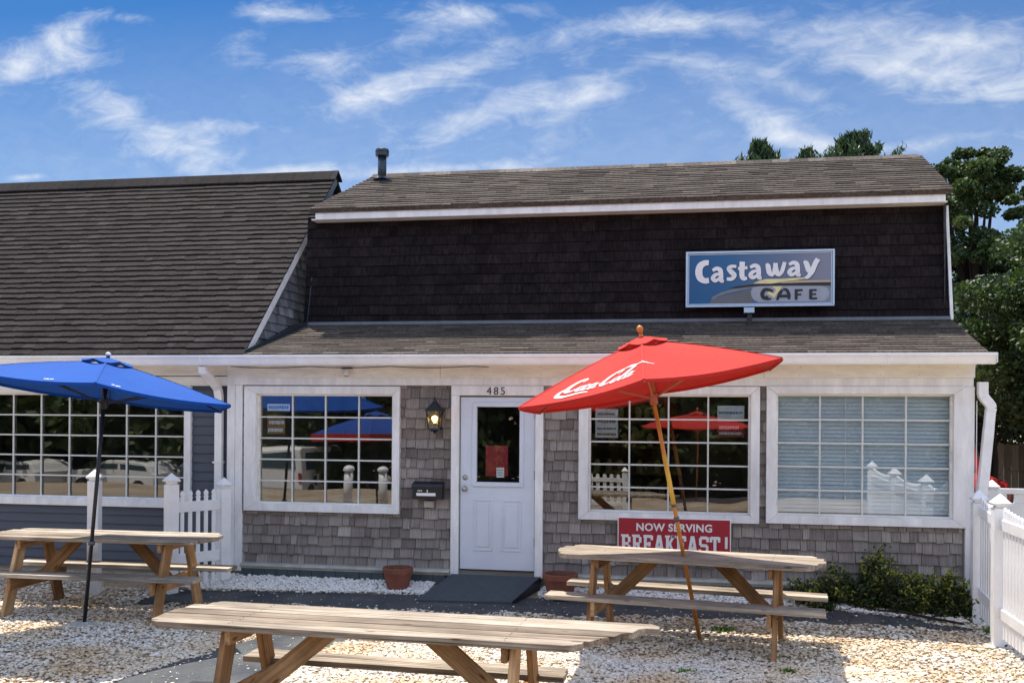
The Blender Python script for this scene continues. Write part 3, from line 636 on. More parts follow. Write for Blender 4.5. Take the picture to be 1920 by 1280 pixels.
# fascia, soffit, corner trims
mb = MB(); mb.box(-4.86, 2.90, 12.36, 12.40, 4.635, 4.755); mb.build('fascia_board', 'trim', cafe, .004)
mb = MB(); mb.box(-4.93, 2.93, 12.402, 12.75, 4.640, 4.655); mb.build('upper_soffit', 'cream', cafe)
mb = MB(); mb.bar((3.005,12.50,3.27),(2.962,12.60,4.63),.035,.06,(0,1,0)); mb.build('corner_trim', 'trim', cafe, .003)
RD0, RD1 = (12.32, 4.765), (13.95, 5.56)
L, pl = plane_place(RD0, RD1); ll = lambda t: -4.93+.33*max(0, (t/L))
mb = MB(); slab(mb, -4.93, 2.96, RD0, RD1, .05, -4.60)
shakes(mb, -4.93, 2.975, 0, L, [], pl, course=.105, wmin=.10, wmax=.45, thick=.014, tmean=.52, tvar=.16, leftlim=ll, drop=.013, gap=.0004)
mb.build('upper_roof', 'roofbrown', cafe)
mb = MB(); slab(mb, -4.60, 2.96, RD1, (17.2, 4.6), .05); mb.build('rear_roof', 'roofbrown', cafe)
mb = MB()
x = -4.6
while x < 2.9: mb.prism([(13.84,5.52),(13.95,5.595),(14.06,5.54),(14.06,5.525),(13.95,5.578),(13.84,5.505)], x, min(x+.24, 2.965), 'yzx', tint=random.random()); x += .235
mb.build('ridge_cap', 'roofbrown', cafe)
# end walls (gable ends) of the upper storey
mb = MB(); mb.add([(2.93,12.5,3.2),(2.93,17,3.2),(2.93,17,4.62),(2.93,13.95,5.50),(2.93,12.45,4.75)], [(0,1,2,3,4)]); mb.add([(2.93,11.4,2.7),(2.93,17,2.7),(2.93,17,3.22),(2.93,12.5,3.25)], [(0,1,2,3)])
mb.build('end_wall', 'cheekshake', cafe)
# vent pipe
vp = bpy.data.objects.new('vent_pipe', None); C.objects.link(vp); vp.parent = cafe; vp.location = Vector((-4.38, 13.75, 5.4))-total_loc(cafe)
mb = MB(); mb.tube([(-4.40,13.75,5.42),(-4.40,13.75,5.80)], .062, 20); mb.lathe([(.13,.0),(.10,.03),(.064,.05)], (-4.40,13.75,5.46)); mb.build('pipe', 'vent', vp, smooth=True)
mb = MB(); mb.lathe([(0,.10),(.085,.10),(.096,.085),(.096,.0),(.09,-.01),(.0,-.01)], (-4.40,13.75,5.80), 24); mb.build('cap', 'vent', vp)
mb = MB(); mb.lathe([(.098,.05),(.1,.058),(.098,.066)], (-4.40,13.75,5.80), 24); mb.build('cap_band', 'black', vp)

# gutter along the whole front + downspouts
def gutter(parent, x0, x1):
    mb = MB(); p = [(11.015,2.79),(11.015,2.69),(10.97,2.672),(10.93,2.675),(10.915,2.70),(10.90,2.745),(10.885,2.765),(10.885,2.79),(10.900,2.79),(10.903,2.77),(10.93,2.705),(10.94,2.688),(11.003,2.70),(11.003,2.79)]
    mb.prism(p, x0, x1, 'yzx'); return mb.build('gutter', 'vinyl', parent, .002)
gutter(cafe, -5.70, 3.06)
mb = MB(); mb.prism([(11.012,2.675),(10.89,2.69),(10.885,2.79),(11.012,2.79)], 3.061, 3.068, 'yzx'); mb.build('gutter_end_cap', 'vinyl', cafe)
for x in (-3.6, -.4, 2.0):
    mb = MB(); mb.prism([(11.0,2.684),(10.968,2.668),(10.927,2.671),(10.911,2.698),(10.896,2.745),(10.881,2.763),(10.881,2.792),(11.0,2.792)], x, x+.03, 'yzx'); mb.build('gutter_joint', 'vinyl', cafe, .001)
def spout(parent, pts, w=.095, d=.07):
    mb = MB()
    for i in range(len(pts)-1):
        mb.bar(pts[i], Vector(pts[i+1])+(Vector(pts[i+1])-Vector(pts[i])).normalized()*.012, w*(1-.03*(i % 2)), d*(1-.03*(i % 2)), (0,1,0.02))
    return mb.build('downspout', 'vinyl', parent, .006)
mb = MB()
A_ = [(3.035,11.31,2.50),(3.035,11.31,2.38)]
for i in range(9):
    f = i/8; A_.append((3.035+.065*(1-math.cos(f*math.pi))/2+.02*f, 11.31, 2.37-.14*f))
A_ += [(3.112,11.31,2.19),(3.098,11.31,2.02),(3.045,11.31,1.4),(2.99,11.31,.75),(2.985,11.31,.22)]
spout(cafe, A_, .10, .08)
mb = MB(); mb.tube([(2.992,11.36,2.30),(2.990,11.36,1.3)], .005, 6); mb.build('cable', 'vinyl', cafe)
# eave cable
mb = MB(); cp = []
for i in range(60):
    f = i/59; x = -5.52+f*3.2; cp.append((x, 11.318, 2.675-.018*abs(math.sin(f*math.pi*3.2))))
mb.tube(cp, .0035, 6); mb.build('eave_cable', 'black', cafe)

# ---------------------------------------------------------------- left wing
wing = thing('shop_wing', 'taller neighbouring wing with big dark shingle roof and blue grey clapboard wall', 'building', (-8, YF, .1))
W0 = (-9.45, -6.062, .935, 2.44); G0 = (-9.36, -6.150, 1.03, 2.345)
mb = MB(); wall_holes(mb, -10.6, -5.575, .05, 2.70, [G0], 11.42, 11.52); mb.build('wall', 'interior', wing)
mb = MB(); mb.box(-10.6,-5.6,11.53,15.6,.22,.28); mb.box(-10.6,-5.6,15.6,15.7,.28,2.68); mb.box(-10.6,-5.6,11.53,15.6,2.69,2.74); mb.box(-5.66,-5.6,11.53,15.6,.28,2.68); mb.box(-10.66,-10.60,11.43,15.6,.05,2.68); mb.build('interior_partition', 'interior', wing)
mb = MB(); z = .16
while z < 2.44:
    for (p,q,r_,s_) in rectsub_all([(-10.6,-5.575,z,min(z+.112,2.44))], [W0]):
        mb.prism([(11.415,r_),(11.392,r_),(11.410,s_),(11.418,s_)], p, q, 'yzx')
    z += .112
mb.build('clapboard_siding', 'siding', wing)
mb = MB(); mb.box(-10.6,-5.575,11.345,11.42,2.565,2.70); mb.build('frieze_board', 'cream', wing, .003)
mb = MB(); mb.box(-10.6,-5.575,11.36,11.42,2.442,2.555); mb.build('frieze_board', 'cream', wing, .003)
w0 = window(wing, W0, G0, 8, 5, 11.405, .05, False)
gutter(wing, -10.6, -5.705)
WR0, WR1 = (10.985, 2.80), (14.05, 5.62)
L, pl = plane_place(WR0, WR1)
rl = lambda t: -5.22+.07*t/L
mb = MB(); slab(mb, -10.8, -5.20, WR0, WR1, .06)
shakes(mb, -10.8, -5.19, 0, L, [], pl, course=.118, wmin=.08, wmax=.26, thick=.017, tmean=.5, tvar=.15, drop=.010, gap=.0004)
mb.build('main_roof', 'roofdark', wing)
mb = MB(); slab(mb, -10.8, -5.20, WR1, (17.2, 3.0), .06); mb.build('rear_roof', 'roofdark', wing)
mb = MB(); x = -10.8
while x < -5.22: mb.prism([(13.90,5.535),(14.04,5.69),(14.20,5.57),(14.20,5.55),(14.04,5.66),(13.90,5.515)], x, min(x+.30,-5.16), 'yzx', tint=random.random()*.6); x += .292
mb.build('ridge_cap', 'roofdark', wing)
# gable end facing right: grey shakes and white rake board
gd = (Vector((0, WR1[0]-WR0[0], WR1[1]-WR0[1]))).normalized()
def zroof(y): return WR0[1]+(WR1[1]-WR0[1])*(y-WR0[0])/(WR1[0]-WR0[0])
mb = MB()
mb.add([(-5.245,11.0,2.7),(-5.245,14.05,2.7),(-5.245,14.05,5.56)], [(0,1,2)])
z = 2.80; k = 0
while z < 5.4:
    y = 11.0+random.random()*.1
    while y < 14.0:
        w = random.uniform(.07,.17); zb = zroof(y+w/2)-.10
        if zb > z:
            zt = min(z+.115, zb); t = min(1,max(0,random.gauss(.5,.28))); d_ = random.uniform(-.006,.006)
            mb.add([(-5.220,y,z+d_),(-5.220,y+w-.004,z+d_),(-5.238,y+w-.004,zt),(-5.238,y,zt),(-5.244,y,z+d_),(-5.244,y+w-.004,z+d_)], [(0,1,2,3),(0,4,5,1)], [(y+z*9,z,0)]*0 or [(y,z,k*.37),(y+w,z,k*.37),(y+w,zt,k*.37),(y,zt,k*.37),(y,z,k*.37),(y+w,z,k*.37)], t)
        y += w
    z += .115; k += 1
mb.build('gable_wall', 'cheekshake', wing)
mb = MB(); p0 = (-5.205, 10.99, zroof(10.99)-.075); p1 = (-5.205, 13.35, zroof(13.35)-.075); mb.bar(p0, p1, .028, .105, (0,-1,1)); mb.build('rake_board', 'trim', wing, .003)
mb = MB(); mb.bar((-5.203,13.36,zroof(13.36)-.075), (-5.203,14.04,zroof(14.04)-.075), .028, .10, (0,-1,1)); mb.build('rake_board', 'cheekshake', wing)
mb = MB(); mb.bar((-5.185,11.0,2.835),(-5.0,12.55,3.315),.015,.05); mb.bar((-5.0,12.47,3.3),(-4.95,12.66,4.55),.012,.03,(0,1,0)); mb.build('flashing', 'vent', wing)
spout(wing, [(-5.72,11.0,2.67),(-5.72,11.02,2.60),(-5.705,11.12,2.54),(-5.69,11.24,2.46),(-5.68,11.31,2.40),(-5.68,11.345,2.3),(-5.68,11.345,.30)], .095, .07)
for z in (.7, 1.5): mb = MB(); mb.box(-5.745,-5.625,11.30,11.385,z,z+.02); mb.build('pipe_strap', 'vinyl', wing)
for m_ in (0,):
    pass

# ---------------------------------------------------------------- signs
def rrect(x0,x1,z0,z1,r,n=6):
    out = []
    for (cx_,cz_,a0) in ((x1-r,z0+r,-90),(x1-r,z1-r,0),(x0+r,z1-r,90),(x0+r,z0+r,180)):
        for i in range(n+1): a = math.radians(a0+90*i/n); out.append((cx_+r*math.cos(a), cz_+r*math.sin(a)))
    return out
m, nt, b = newmat('sign_print'); a = attr(nt, 'uvw').outputs['Vector']; s_ = N(nt, 'ShaderNodeSeparateXYZ'); nt.links.new(a, s_.inputs[0])
r = ramp(nt, [(0, (.004,.085,.22)), (.35, (.02,.11,.25)), (.65, (.11,.15,.245)), (1, (.23,.235,.29))])
mr = N(nt, 'ShaderNodeMapRange'); mr.inputs[1].default_value = -.09; mr.inputs[2].default_value = 1.65; nt.links.new(s_.outputs[0], mr.inputs[0])
ad = N(nt, 'ShaderNodeMath', operation='MULTIPLY_ADD'); ad.inputs[1].default_value = .25; nt.links.new(noise(nt, a, 2.2, 3), ad.inputs[0]); nt.links.new(mr.outputs[0], ad.inputs[2])
sb = N(nt, 'ShaderNodeMath', operation='SUBTRACT'); sb.inputs[1].default_value = .12; nt.links.new(ad.outputs[0], sb.inputs[0]); nt.links.new(sb.outputs[0], r.inputs[0])
nt.links.new(r.outputs[0], b.inputs['Base Color']); b.inputs['Roughness'].default_value = .35; M['signprint'] = m
M['framealu'] = plain('painted_aluminium', (.50, .62, .74), .35, var=.08)
M['tan'] = plain('print_tan', (.55, .40, .24), .4)
M['ink'] = plain('print_ink', (.012, .016, .022), .4); M['pill'] = plain('print_grey', (.34, .36, .41), .4); M['dune'] = plain('print_dune', (.13, .135, .14), .4)
M['dune2'] = plain('print_pale_dune', (.20, .20, .20), .4)
SX0, SX1, SZ0, SZ1 = -.085, 1.66, 3.436, 4.112; SY = 12.36
sign = thing('cafe_sign', 'framed blue and grey Castaway Cafe sign mounted on the dark mansard', 'sign', ((SX0+SX1)/2, SY+.05, SZ0))
mb = MB(); mb.box(SX0+.02, SX1-.02, SY+.012, SY+.06, SZ0+.02, SZ1-.02); mb.build('sign_panel', 'signprint', sign)
mb = MB(); mould(mb, SX0, SX1, SZ0, SZ1, SY+.02, .024, .028); mb.build('sign_frame', 'framealu', sign, .004)
mb = MB(); mould(mb, SX0+.030, SX1-.030, SZ0+.030, SZ1-.030, SY+.013, .010, .006); mb.build('frame_bead', 'framealu', sign)
for (x, z) in ((.1,3.75),(1.45,3.75)): mb = MB(); mb.box(x-.03, x+.03, SY+.062, SY+.24, z-.02, z+.02); mb.build('bracket', 'black', sign)
sw, sh = SX1-SX0, SZ1-SZ0
def sp2(px, py):    # sign-local fractions taken from its own drawing (1920 x 1016 crop)
    x = SX0+(px-145)/(1720-145)*sw; z0_ = 780+(px-145)/(1720-145)*(760-780); z1_ = 183+(px-145)/(1720-145)*(145-183)
    return (x, SZ0+(z0_-py)/(z0_-z1_)*sh)
def patch(name, mat, poly, lay):
    mb = MB(); mb.prism([sp2(*p) for p in poly], SY+.012-.0012*(lay+1), SY+.0125, 'xzy'); mb.build(name, mat, sign)
patch('print_swoosh', 'dune2', [(405,740),(430,670),(520,620),(640,580),(850,548),(1000,540),(1680,520),(1680,560),(1000,560),(800,580),(600,625),(480,665),(420,735)], 1)
patch('print_swoosh', 'dune', [(410,742),(425,690),(600,640),(800,598),(860,585),(870,735)], 2)
patch('print_pill', 'pill', [(845,600),(870,560),(930,548),(1580,545),(1640,560),(1668,610),(1660,670),(1620,705),(1560,712),(930,722),(880,700),(850,655)], 3)
patch('print_swoosh', 'ink', [(600,577),(700,548),(870,528),(1050,520),(1300,512),(1500,508),(1680,506),(1680,540),(1400,540),(1000,545),(860,553),(700,570)], 4)
patch('print_swoosh', 'sand', [(870,520),(930,490),(1000,472),(1150,470),(1390,455),(1430,466),(1250,490),(1200,500),(1050,522)], 5)
patch('print_swoosh', 'tan', [(1200,500),(1330,487),(1500,484),(1680,482),(1680,502),(1400,508),(1150,516)], 5)
patch('print_tick', 'sand', [(1070,550),(1180,550),(1090,672),(1010,625),(1040,608),(1085,630),(1110,590)], 7)
o_ = sp2(262, 510); e_ = sp2(1530, 428); uu = (e_[0]-o_[0], 0, e_[1]-o_[1])
# the name, letter by letter in broad brush strokes: (centre line points, half widths) in letter units
def ribbon(mb, pts, ws, place, th=.003):
    """flat stroke with varying width"""
    P = [Vector(p) for p in pts]
    # resample with Catmull-Rom
    Q = []; Wd = []
    for i in range(len(P)-1):
        a = P[max(i-1,0)]; b_ = P[i]; c_ = P[i+1]; d_ = P[min(i+2,len(P)-1)]
        for k in range(6):
            t = k/6; Q.append(.5*((2*b_)+(-a+c_)*t+(2*a-5*b_+4*c_-d_)*t*t+(-a+3*b_-3*c_+d_)*t**3)); Wd.append(ws[i]*(1-t)+ws[i+1]*t)
    Q.append(P[-1]); Wd.append(ws[-1])
    vs = []
    for i, q in enumerate(Q):
        d = (Q[min(i+1,len(Q)-1)]-Q[max(i-1,0)]); d = d.normalized() if d.length > 1e-9 else Vector((1,0)); n = Vector((-d.y, d.x))
        for sgn in (1,-1):
            e = q+n*Wd[i]*sgn; vs.append(place(e.x, e.y, th)); 
    for i, q in enumerate(Q):
        d = (Q[min(i+1,len(Q)-1)]-Q[max(i-1,0)]); d = d.normalized() if d.length > 1e-9 else Vector((1,0)); n = Vector((-d.y, d.x))
        for sgn in (1,-1):
            e = q+n*Wd[i]*sgn; vs.append(place(e.x, e.y, 0))
    k = len(Q); fs = []
    for i in range(k-1):
        fs += [(2*i,2*i+1,2*i+3,2*i+2), (2*k+2*i,2*k+2*i+2,2*k+2*i+3,2*k+2*i+1), (2*i,2*i+2,2*k+2*i+2,2*k+2*i), (2*i+1,2*k+2*i+1,2*k+2*i+3,2*i+3)]
    mb.add(vs, fs)
def casta(mat, lay, dx=0, dy=0):
    mb = MB(); cnt = [0]
    def pl(x, y, t):
        q = sp2(x+dx, y+dy); return (q[0], SY+.0115-.0010*lay-t, q[1])
    def R_(p, w): cnt[0] += 1; ribbon(mb, p, [x_*1.22 for x_ in w], pl, .002+.0012*lay+.0004*(cnt[0] % 3))
    R_([(392,300),(350,300),(300,335),(285,400),(300,460),(345,492),(395,488)], [22,24,30,32,30,24,24])            # C
    def a_(x, y):
        R_([(x+24,y-118),(x+66,y-140),(x+104,y-124),(x+114,y-76),(x+116,y-14),(x+146,y-6)], [13,17,20,20,20,12]); R_([(x+108,y-86),(x+54,y-72),(x+28,y-36),(x+54,y-10),(x+96,y-34),(x+112,y-62)], [10,16,20,17,12,8])
    a_(410,500)
    R_([(688,338),(640,336),(606,360),(640,402),(668,432),(640,470),(586,472)], [12,15,18,22,20,17,14])                # s
    R_([(752,285),(748,360),(750,440),(770,466),(802,462)], [24,23,22,20,12]); R_([(706,360),(755,354),(806,350)], [14,14,14])
    a_(812,466)
    R_([(1000,312),(1022,330),(1038,400),(1060,436)], [8,22,22,10]); R_([(1056,440),(1086,400),(1106,300)], [12,16,20]); R_([(1100,300),(1116,400),(1140,432)], [18,22,12]); R_([(1132,438),(1170,390),(1200,288)], [12,18,16])   # w
    a_(1222,434)
    R_([(1396,284),(1424,300),(1450,370),(1470,400)], [10,22,24,14]); R_([(1548,254),(1520,300),(1484,390),(1440,450),(1408,452)], [22,22,22,16,6])
    return mb
casta('ink', 1, 5, 6).build('lettering_edge', 'ink', sign)
casta('white', 3).build('lettering', 'white', sign)
def cafeword():
    mb = MB()
    def pl(x, y, t):
        q = sp2(x, y); return (q[0], SY+.0065-t, q[1])
    cnt = [0]
    def R_(p, w): cnt[0] += 1; ribbon(mb, p, w, pl, .002+.0004*(cnt[0] % 4))
    R_([(1078,605),(1040,588),(990,590),(966,630),(980,672),(1030,690)], [12,16,20,22,20,12]); R_([(1000,655),(1020,680),(1030,698)], [14,18,10]); R_([(1030,690),(1062,684)], [10,8])
    R_([(1180,586),(1150,630),(1122,700)], [10,20,12]); R_([(1184,584),(1222,590),(1246,640),(1246,690)], [12,16,18,14]); R_([(1130,662),(1190,655),(1250,655)], [16,16,18])
    R_([(1322,582),(1322,696)], [17,15]); R_([(1322,594),(1390,590)], [13,12]); R_([(1322,640),(1376,638)], [11,10])
    R_([(1474,580),(1474,690)], [17,16]); R_([(1474,592),(1535,589)], [12,11]); R_([(1474,636),(1530,634)], [10,10]); R_([(1474,682),(1540,680)], [12,11])
    return mb
cafeword().build('lettering', 'ink', sign)
# small floodlight below the sign
fl = thing('sign_light', 'small dark floodlight on a stub bracket at the bottom edge of the cafe sign', 'light', (.67, 12.30, 3.25))
mb = MB(); mb.box(.60,.73,12.26,12.33,3.345,3.425); mb.build('lamp_head', 'vent', fl, .008)
mb = MB(); mb.box(.605,.725,12.252,12.259,3.355,3.415); mb.build('lens', 'framealu', fl)
mb = MB(); mb.box(.645,.70,12.28,12.34,3.20,3.344); mb.build('stem', 'black', fl, .004)

# breakfast banner
BX0,BX1,BZ0,BZ1 = -.818,.434,.470,.975; BY = 11.300
ban = thing('breakfast_sign', 'red and white NOW SERVING BREAKFAST! board under the middle cafe window', 'sign', ((BX0+BX1)/2, 11.33, BZ0))
mb = MB(); mb.box(BX0,BX1,BY,BY+.025,BZ0,BZ1); mb.build('sign_board', 'white', ban, .003)
mb = MB(); mb.box(BX0+.012,BX1-.012,BY-.004,BY-.0005,BZ0+.012,BZ1-.012); mb.build('sign_face', 'signred', ban)
place_text('lettering', 'white', ban, (-.19, BY-.005, .828), (1,0,0.004), (0,0,1), 'NOW SERVING', .118, .0015, .0035, 0, 1.06)
# slab-serif word built from bars: unit cell 1 wide, 1 high
def slab_word(parent, word, x0, z0, wdt, hgt, y, mat, depth):
    G = {'B': [('v',.22),('h',.08,.12,.75),('h',.5,.12,.75),('h',.92,.12,.75),('v2',.8,.12,.42),('v2',.8,.58,.88),('s',.22,0),('s',.22,1)],
     'R': [('v',.22),('h',.5,.12,.75),('h',.92,.12,.75),('v2',.8,.56,.88),('d',.5,.5,.86,.06),('s',.22,0),('s',.22,1),('s',.88,0)],
     'E': [('v',.22),('h',.08,.02,.9),('h',.5,.12,.62),('h',.92,.02,.9),('v2',.86,.04,.28),('v2',.86,.72,.96),('v2',.62,.38,.62)],
     'A': [('d',.46,1,.16,.04),('d',.54,1,.84,.04),('h',.34,.2,.8),('s',.16,0),('s',.84,0)],
     'K': [('v',.22),('d',.84,.98,.34,.46),('d',.42,.56,.84,.04),('s',.22,0),('s',.22,1),('s',.84,0),('s',.82,1)],
     'F': [('v',.22),('h',.5,.12,.66),('h',.92,.02,.9),('v2',.86,.7,.96),('v2',.64,.38,.62),('s',.22,0)],
     'S': [('h',.08,.16,.8),('h',.5,.16,.84),('h',.92,.16,.84),('v2',.16,.52,.9),('v2',.84,.1,.5),('v2',.12,.04,.3),('v2',.88,.7,.96)],
     'T': [('v',.5),('h',.92,.06,.94),('v2',.1,.7,.96),('v2',.9,.7,.96),('s',.5,0)],
     '!': [('v2',.5,.36,1.0),('v2',.5,0,.18)]}
    mb = MB(); cw = wdt/(len(word)-.45)
    for i, ch in enumerate(word):
        ox = x0+i*cw; W_ = cw*.90; st = .13*cw; k = 0
        P_ = lambda u, v: (ox+u*W_, z0+v*hgt)
        for g_ in G[ch]:
            k += 1; yy0, yy1 = y-depth-.0003*(k % 5), y
            if g_[0] == 'v': a = P_(g_[1],0); c_ = P_(g_[1],1); mb.box(a[0]-st, a[0]+st, yy0, yy1, a[1], c_[1])
            elif g_[0] == 'v2': a = P_(g_[1],g_[2]); c_ = P_(g_[1],g_[3]); mb.box(a[0]-st*.9, a[0]+st*.9, yy0, yy1, a[1], c_[1])
            elif g_[0] == 'h': a = P_(g_[2],g_[1]); c_ = P_(g_[3],g_[1]); mb.box(a[0], c_[0], yy0, yy1, a[1]-hgt*.08, a[1]+hgt*.08)
            elif g_[0] == 's': a = P_(g_[1],g_[2]); dz = hgt*.11; lo = a[1] if g_[2] == 0 else a[1]-dz; mb.box(a[0]-st*1.75, a[0]+st*1.75, yy0, yy1, lo, lo+dz)
            elif g_[0] == 'd':
                a = P_(g_[1],g_[2]); c_ = P_(g_[3],g_[4]); mb.prism([(a[0]-st,a[1]),(a[0]+st,a[1]),(c_[0]+st,c_[1]),(c_[0]-st,c_[1])], yy0, yy1, 'xzy')
    return mb.build('lettering', mat, parent)
slab_word(ban, 'BREAKFAST!', -.775, .575, 1.17, .205, BY-.0045, 'white', .003)

# ---------------------------------------------------------------- lantern, mailbox, camera, notices, pots, ramp
lan = thing('wall_lantern', 'lit black coach lantern on the shingles left of the cafe door', 'lamp', (-2.945, 11.36, 1.93))
LX, LY = -2.945, 11.255
mb = MB(); mb.box(LX-.035,LX+.035,11.335,11.368,1.98,2.12); mb.bar((LX,11.335,2.10),(LX,LY,2.20),.02,.02); mb.build('bracket', 'black', lan, .004)
mb = MB()
def pyr(mb, cx_, cy_, z0, z1, a, b_):
    mb.add([(cx_-a,cy_-a,z0),(cx_+a,cy_-a,z0),(cx_+a,cy_+a,z0),(cx_-a,cy_+a,z0),(cx_-b_,cy_-b_,z1),(cx_+b_,cy_-b_,z1),(cx_+b_,cy_+b_,z1),(cx_-b_,cy_+b_,z1)], [(0,3,2,1),(4,5,6,7),(0,1,5,4),(1,2,6,5),(2,3,7,6),(3,0,4,7)])
pyr(mb, LX, LY, 2.150, 2.168, .096, .096); pyr(mb, LX, LY, 2.168, 2.262, .086, .018); pyr(mb, LX, LY, 2.262, 2.285, .022, .014); mb.lathe([(0,0),(.012,.004),(.016,.014),(.006,.03),(0,.045)], (LX,LY,2.283), 10)
mb.build('lantern_roof', 'black', lan)
mb = MB()
for sx in (-1,1):
    for sy in (-1,1): mb.bar((LX+sx*.062,LY+sy*.062,1.955),(LX+sx*.078,LY+sy*.078,2.15),.013,.013,(1,0,0))
pyr(mb, LX, LY, 1.935, 1.957, .078, .072); pyr(mb, LX, LY, 1.915, 1.935, .03, .05); mb.lathe([(0,-.03),(.012,-.02),(.02,-.008),(.014,0)], (LX,LY,1.916), 10)
mb.build('cage', 'black', lan)
mb = MB()
for (s1, s2) in (((-1,-1),(1,-1)),((1,-1),(1,1)),((1,1),(-1,1)),((-1,1),(-1,-1))):
    mb.add([(LX+s1[0]*.060,LY+s1[1]*.060,1.958),(LX+s2[0]*.060,LY+s2[1]*.060,1.958),(LX+s2[0]*.075,LY+s2[1]*.075,2.148),(LX+s1[0]*.075,LY+s1[1]*.075,2.148)], [(0,1,2,3)])
mb.build('lantern_glass', 'lampglass', lan)
mb = MB(); mb.lathe([(0,-.045),(.014,-.04),(.020,-.02),(.034,.0),(.036,.018),(.026,.038),(0,.046)], (LX,LY,2.055), 16); mb.build('bulb', 'bulb', lan, smooth=True)
mbx = thing('mailbox', 'black wall mailbox with white lettering strip beside the cafe door', 'mailbox', (-3.027, 11.36, 1.12))
mb = MB(); mb.prism([(11.36,1.125),(11.245,1.125),(11.240,1.27),(11.255,1.295),(11.36,1.32)], -3.205, -2.850, 'yzx'); mb.build('box', 'black', mbx, .004)
mb = MB(); mb.prism([(11.362,1.326),(11.250,1.300),(11.228,1.272),(11.228,1.255),(11.234,1.255),(11.234,1.270),(11.253,1.294),(11.362,1.320)], -3.212, -2.843, 'yzx'); mb.build('lid', 'black', mbx)
mb = MB(); mb.box(-3.155,-2.925,11.2395,11.2435,1.165,1.200)
for i in range(3): mb.box(-3.14+.02*i,-3.128+.02*i,11.2385,11.2425,1.218,1.232)
mb.box(-3.03,-3.018,11.2385,11.2425,1.208,1.235); mb.build('label_strip', 'white', mbx)
mb = MB(); mb.box(-3.09,-2.97,11.325,11.37,1.02,1.10); tag(mb.build('shingle_patch', 'ledge', cafe, .01), None)
cm = thing('floodlight', 'little grey floodlight fixed under the eave above the left cafe window', 'light', (-4.03, 11.32, 2.56))
mb = MB(); mb.box(-4.10,-3.97,11.29,11.324,2.645,2.66); mb.build('mount', 'black', cm)
mb = MB(); mb.lathe([(.0,.07),(.018,.065),(.022,.03),(.034,.0),(.03,-.01),(0,-.012)], (-4.035,11.29,2.575), 14); mb.build('lamp_head', 'vinyl', cm, smooth=True)
mb = MB(); mb.lathe([(0,-.016),(.026,-.014),(.026,-.008)], (-4.035,11.29,2.573), 12); mb.build('lens', 'black', cm)

YN = 11.425
def notice(name, x0, x1, z0, z1, mat, lines, lmat, label, cat='notice', y=YN, group=None):
    t = thing(name, label, cat, ((x0+x1)/2, y, z0), group=group)
    mb = MB(); mb.box(x0-0, x1, y, y+.002, z0, z1); mb.build('sheet', mat, t)
    mb = MB()
    for (a, b_, c_, d_) in lines:
        xa, xb = x0+(x1-x0)*a, x0+(x1-x0)*b_; za, zb = z0+(z1-z0)*c_, z0+(z1-z0)*d_; x = xa
        while x < xb: w = random.uniform(.006,.016); mb.box(x, min(x+w, xb), y-.0015, y-.0003, za+random.uniform(0,.2)*(zb-za), zb); x += w+random.uniform(.003,.007)
    mb.build('print', lmat, t)
notice('paper_notice', -5.09,-4.80,2.14,2.225,'paper',[(.06,.95,.25,.75)],'printblue','white paper with one blue line in the left cafe window')
notice('paper_notice', -5.09,-4.86,1.86,2.09,'printbrown',[(.05,.9,.1,.3),(.1,.95,.5,.7),(.05,.8,.8,.92)],'paper','brown menu sheet below the paper in the left cafe window')
notice('menu_sheet', -1.09,-.83,1.86,2.19,'paper',[(.08,.92,.08,.16),(.08,.9,.28,.35),(.1,.9,.5,.66),(.1,.85,.78,.86)],'printbrown','tall white menu sheet in the upper left corner of the middle window')
notice('paper_notice', .28,.575,2.06,2.235,'paper',[(.05,.95,.45,.62)],'printblue','pale paper with a blue line in the upper right of the middle window')
notice('menu_sheet', .28,.575,1.885,2.04,'noticered',[(.08,.9,.15,.35),(.08,.8,.55,.8)],'paper','red and white menu sheet below the pale paper in the middle window')
t = notice('door_notice', -2.365,-2.10,1.40,1.755,'noticered',[(.08,.8,.86,.9),(.08,.8,.74,.77),(.1,.85,.62,.65)],'signred','red poster with a white label hung inside the cafe door glass', y=11.394)
notice('door_label', -2.235,-2.145,1.385,1.50,'white',[(.1,.9,.7,.78),(.1,.9,.45,.52),(.1,.9,.2,.26)],'ink','small white label over the corner of the red door poster', y=11.3915)
# inside the cafe: lit ceiling fittings, counter, shelf of jars, small tables
def ceil_light(label, x, y):
    t = thing('ceiling_light', label, 'ceiling light', (x,y,2.66)); mb = MB(); mb.lathe([(0,.12),(.02,.12),(.02,.05),(.13,.05),(.14,.02)], (x,y,2.54), 20); mb.build('fitting', 'black', t)
    mb = MB(); mb.lathe([(0,-.02),(.08,-.012),(.13,.018)], (x,y,2.545), 20); mb.build('diffuser', 'bulb2', t)
ceil_light('round lit ceiling light seen through the upper right of the left cafe window', -4.15, 14.3)
ceil_light('round lit ceiling light seen through the middle cafe window', -.6, 14.4)
def cafe_table(label, x, y):
    t = thing('cafe_table', label, 'table', (x,y,.28)); mb = MB(); mb.lathe([(0,.74),(.36,.74),(.37,.725),(.36,.71),(0,.71)], (x,y,.28), 28); mb.build('tabletop', 'ledge', t)
    mb = MB(); mb.lathe([(0,0),(.22,0),(.20,.03),(.04,.06),(.035,.71)], (x,y,.28), 16); mb.build('pedestal', 'black', t)
cafe_table('round pale table inside the left cafe window', -4.35, 12.5); cafe_table('round pale table inside the middle cafe window', -.2, 12.7)
t = thing('wall_shelf', 'dark shelf unit with rows of jars against the back wall of the cafe', 'shelf', (-1.2,15.45,.28))
mb = MB(); mb.box(-2.6,-.2,15.57,15.59,.28,2.3)
mb.build('back_panel', 'printbrown', t)
for z in (.8,1.2,1.6,2.0):
    mb = MB(); mb.box(-2.6,-.2,15.25,15.569,z,z+.03); mb.build('shelf_board', 'printbrown', t)
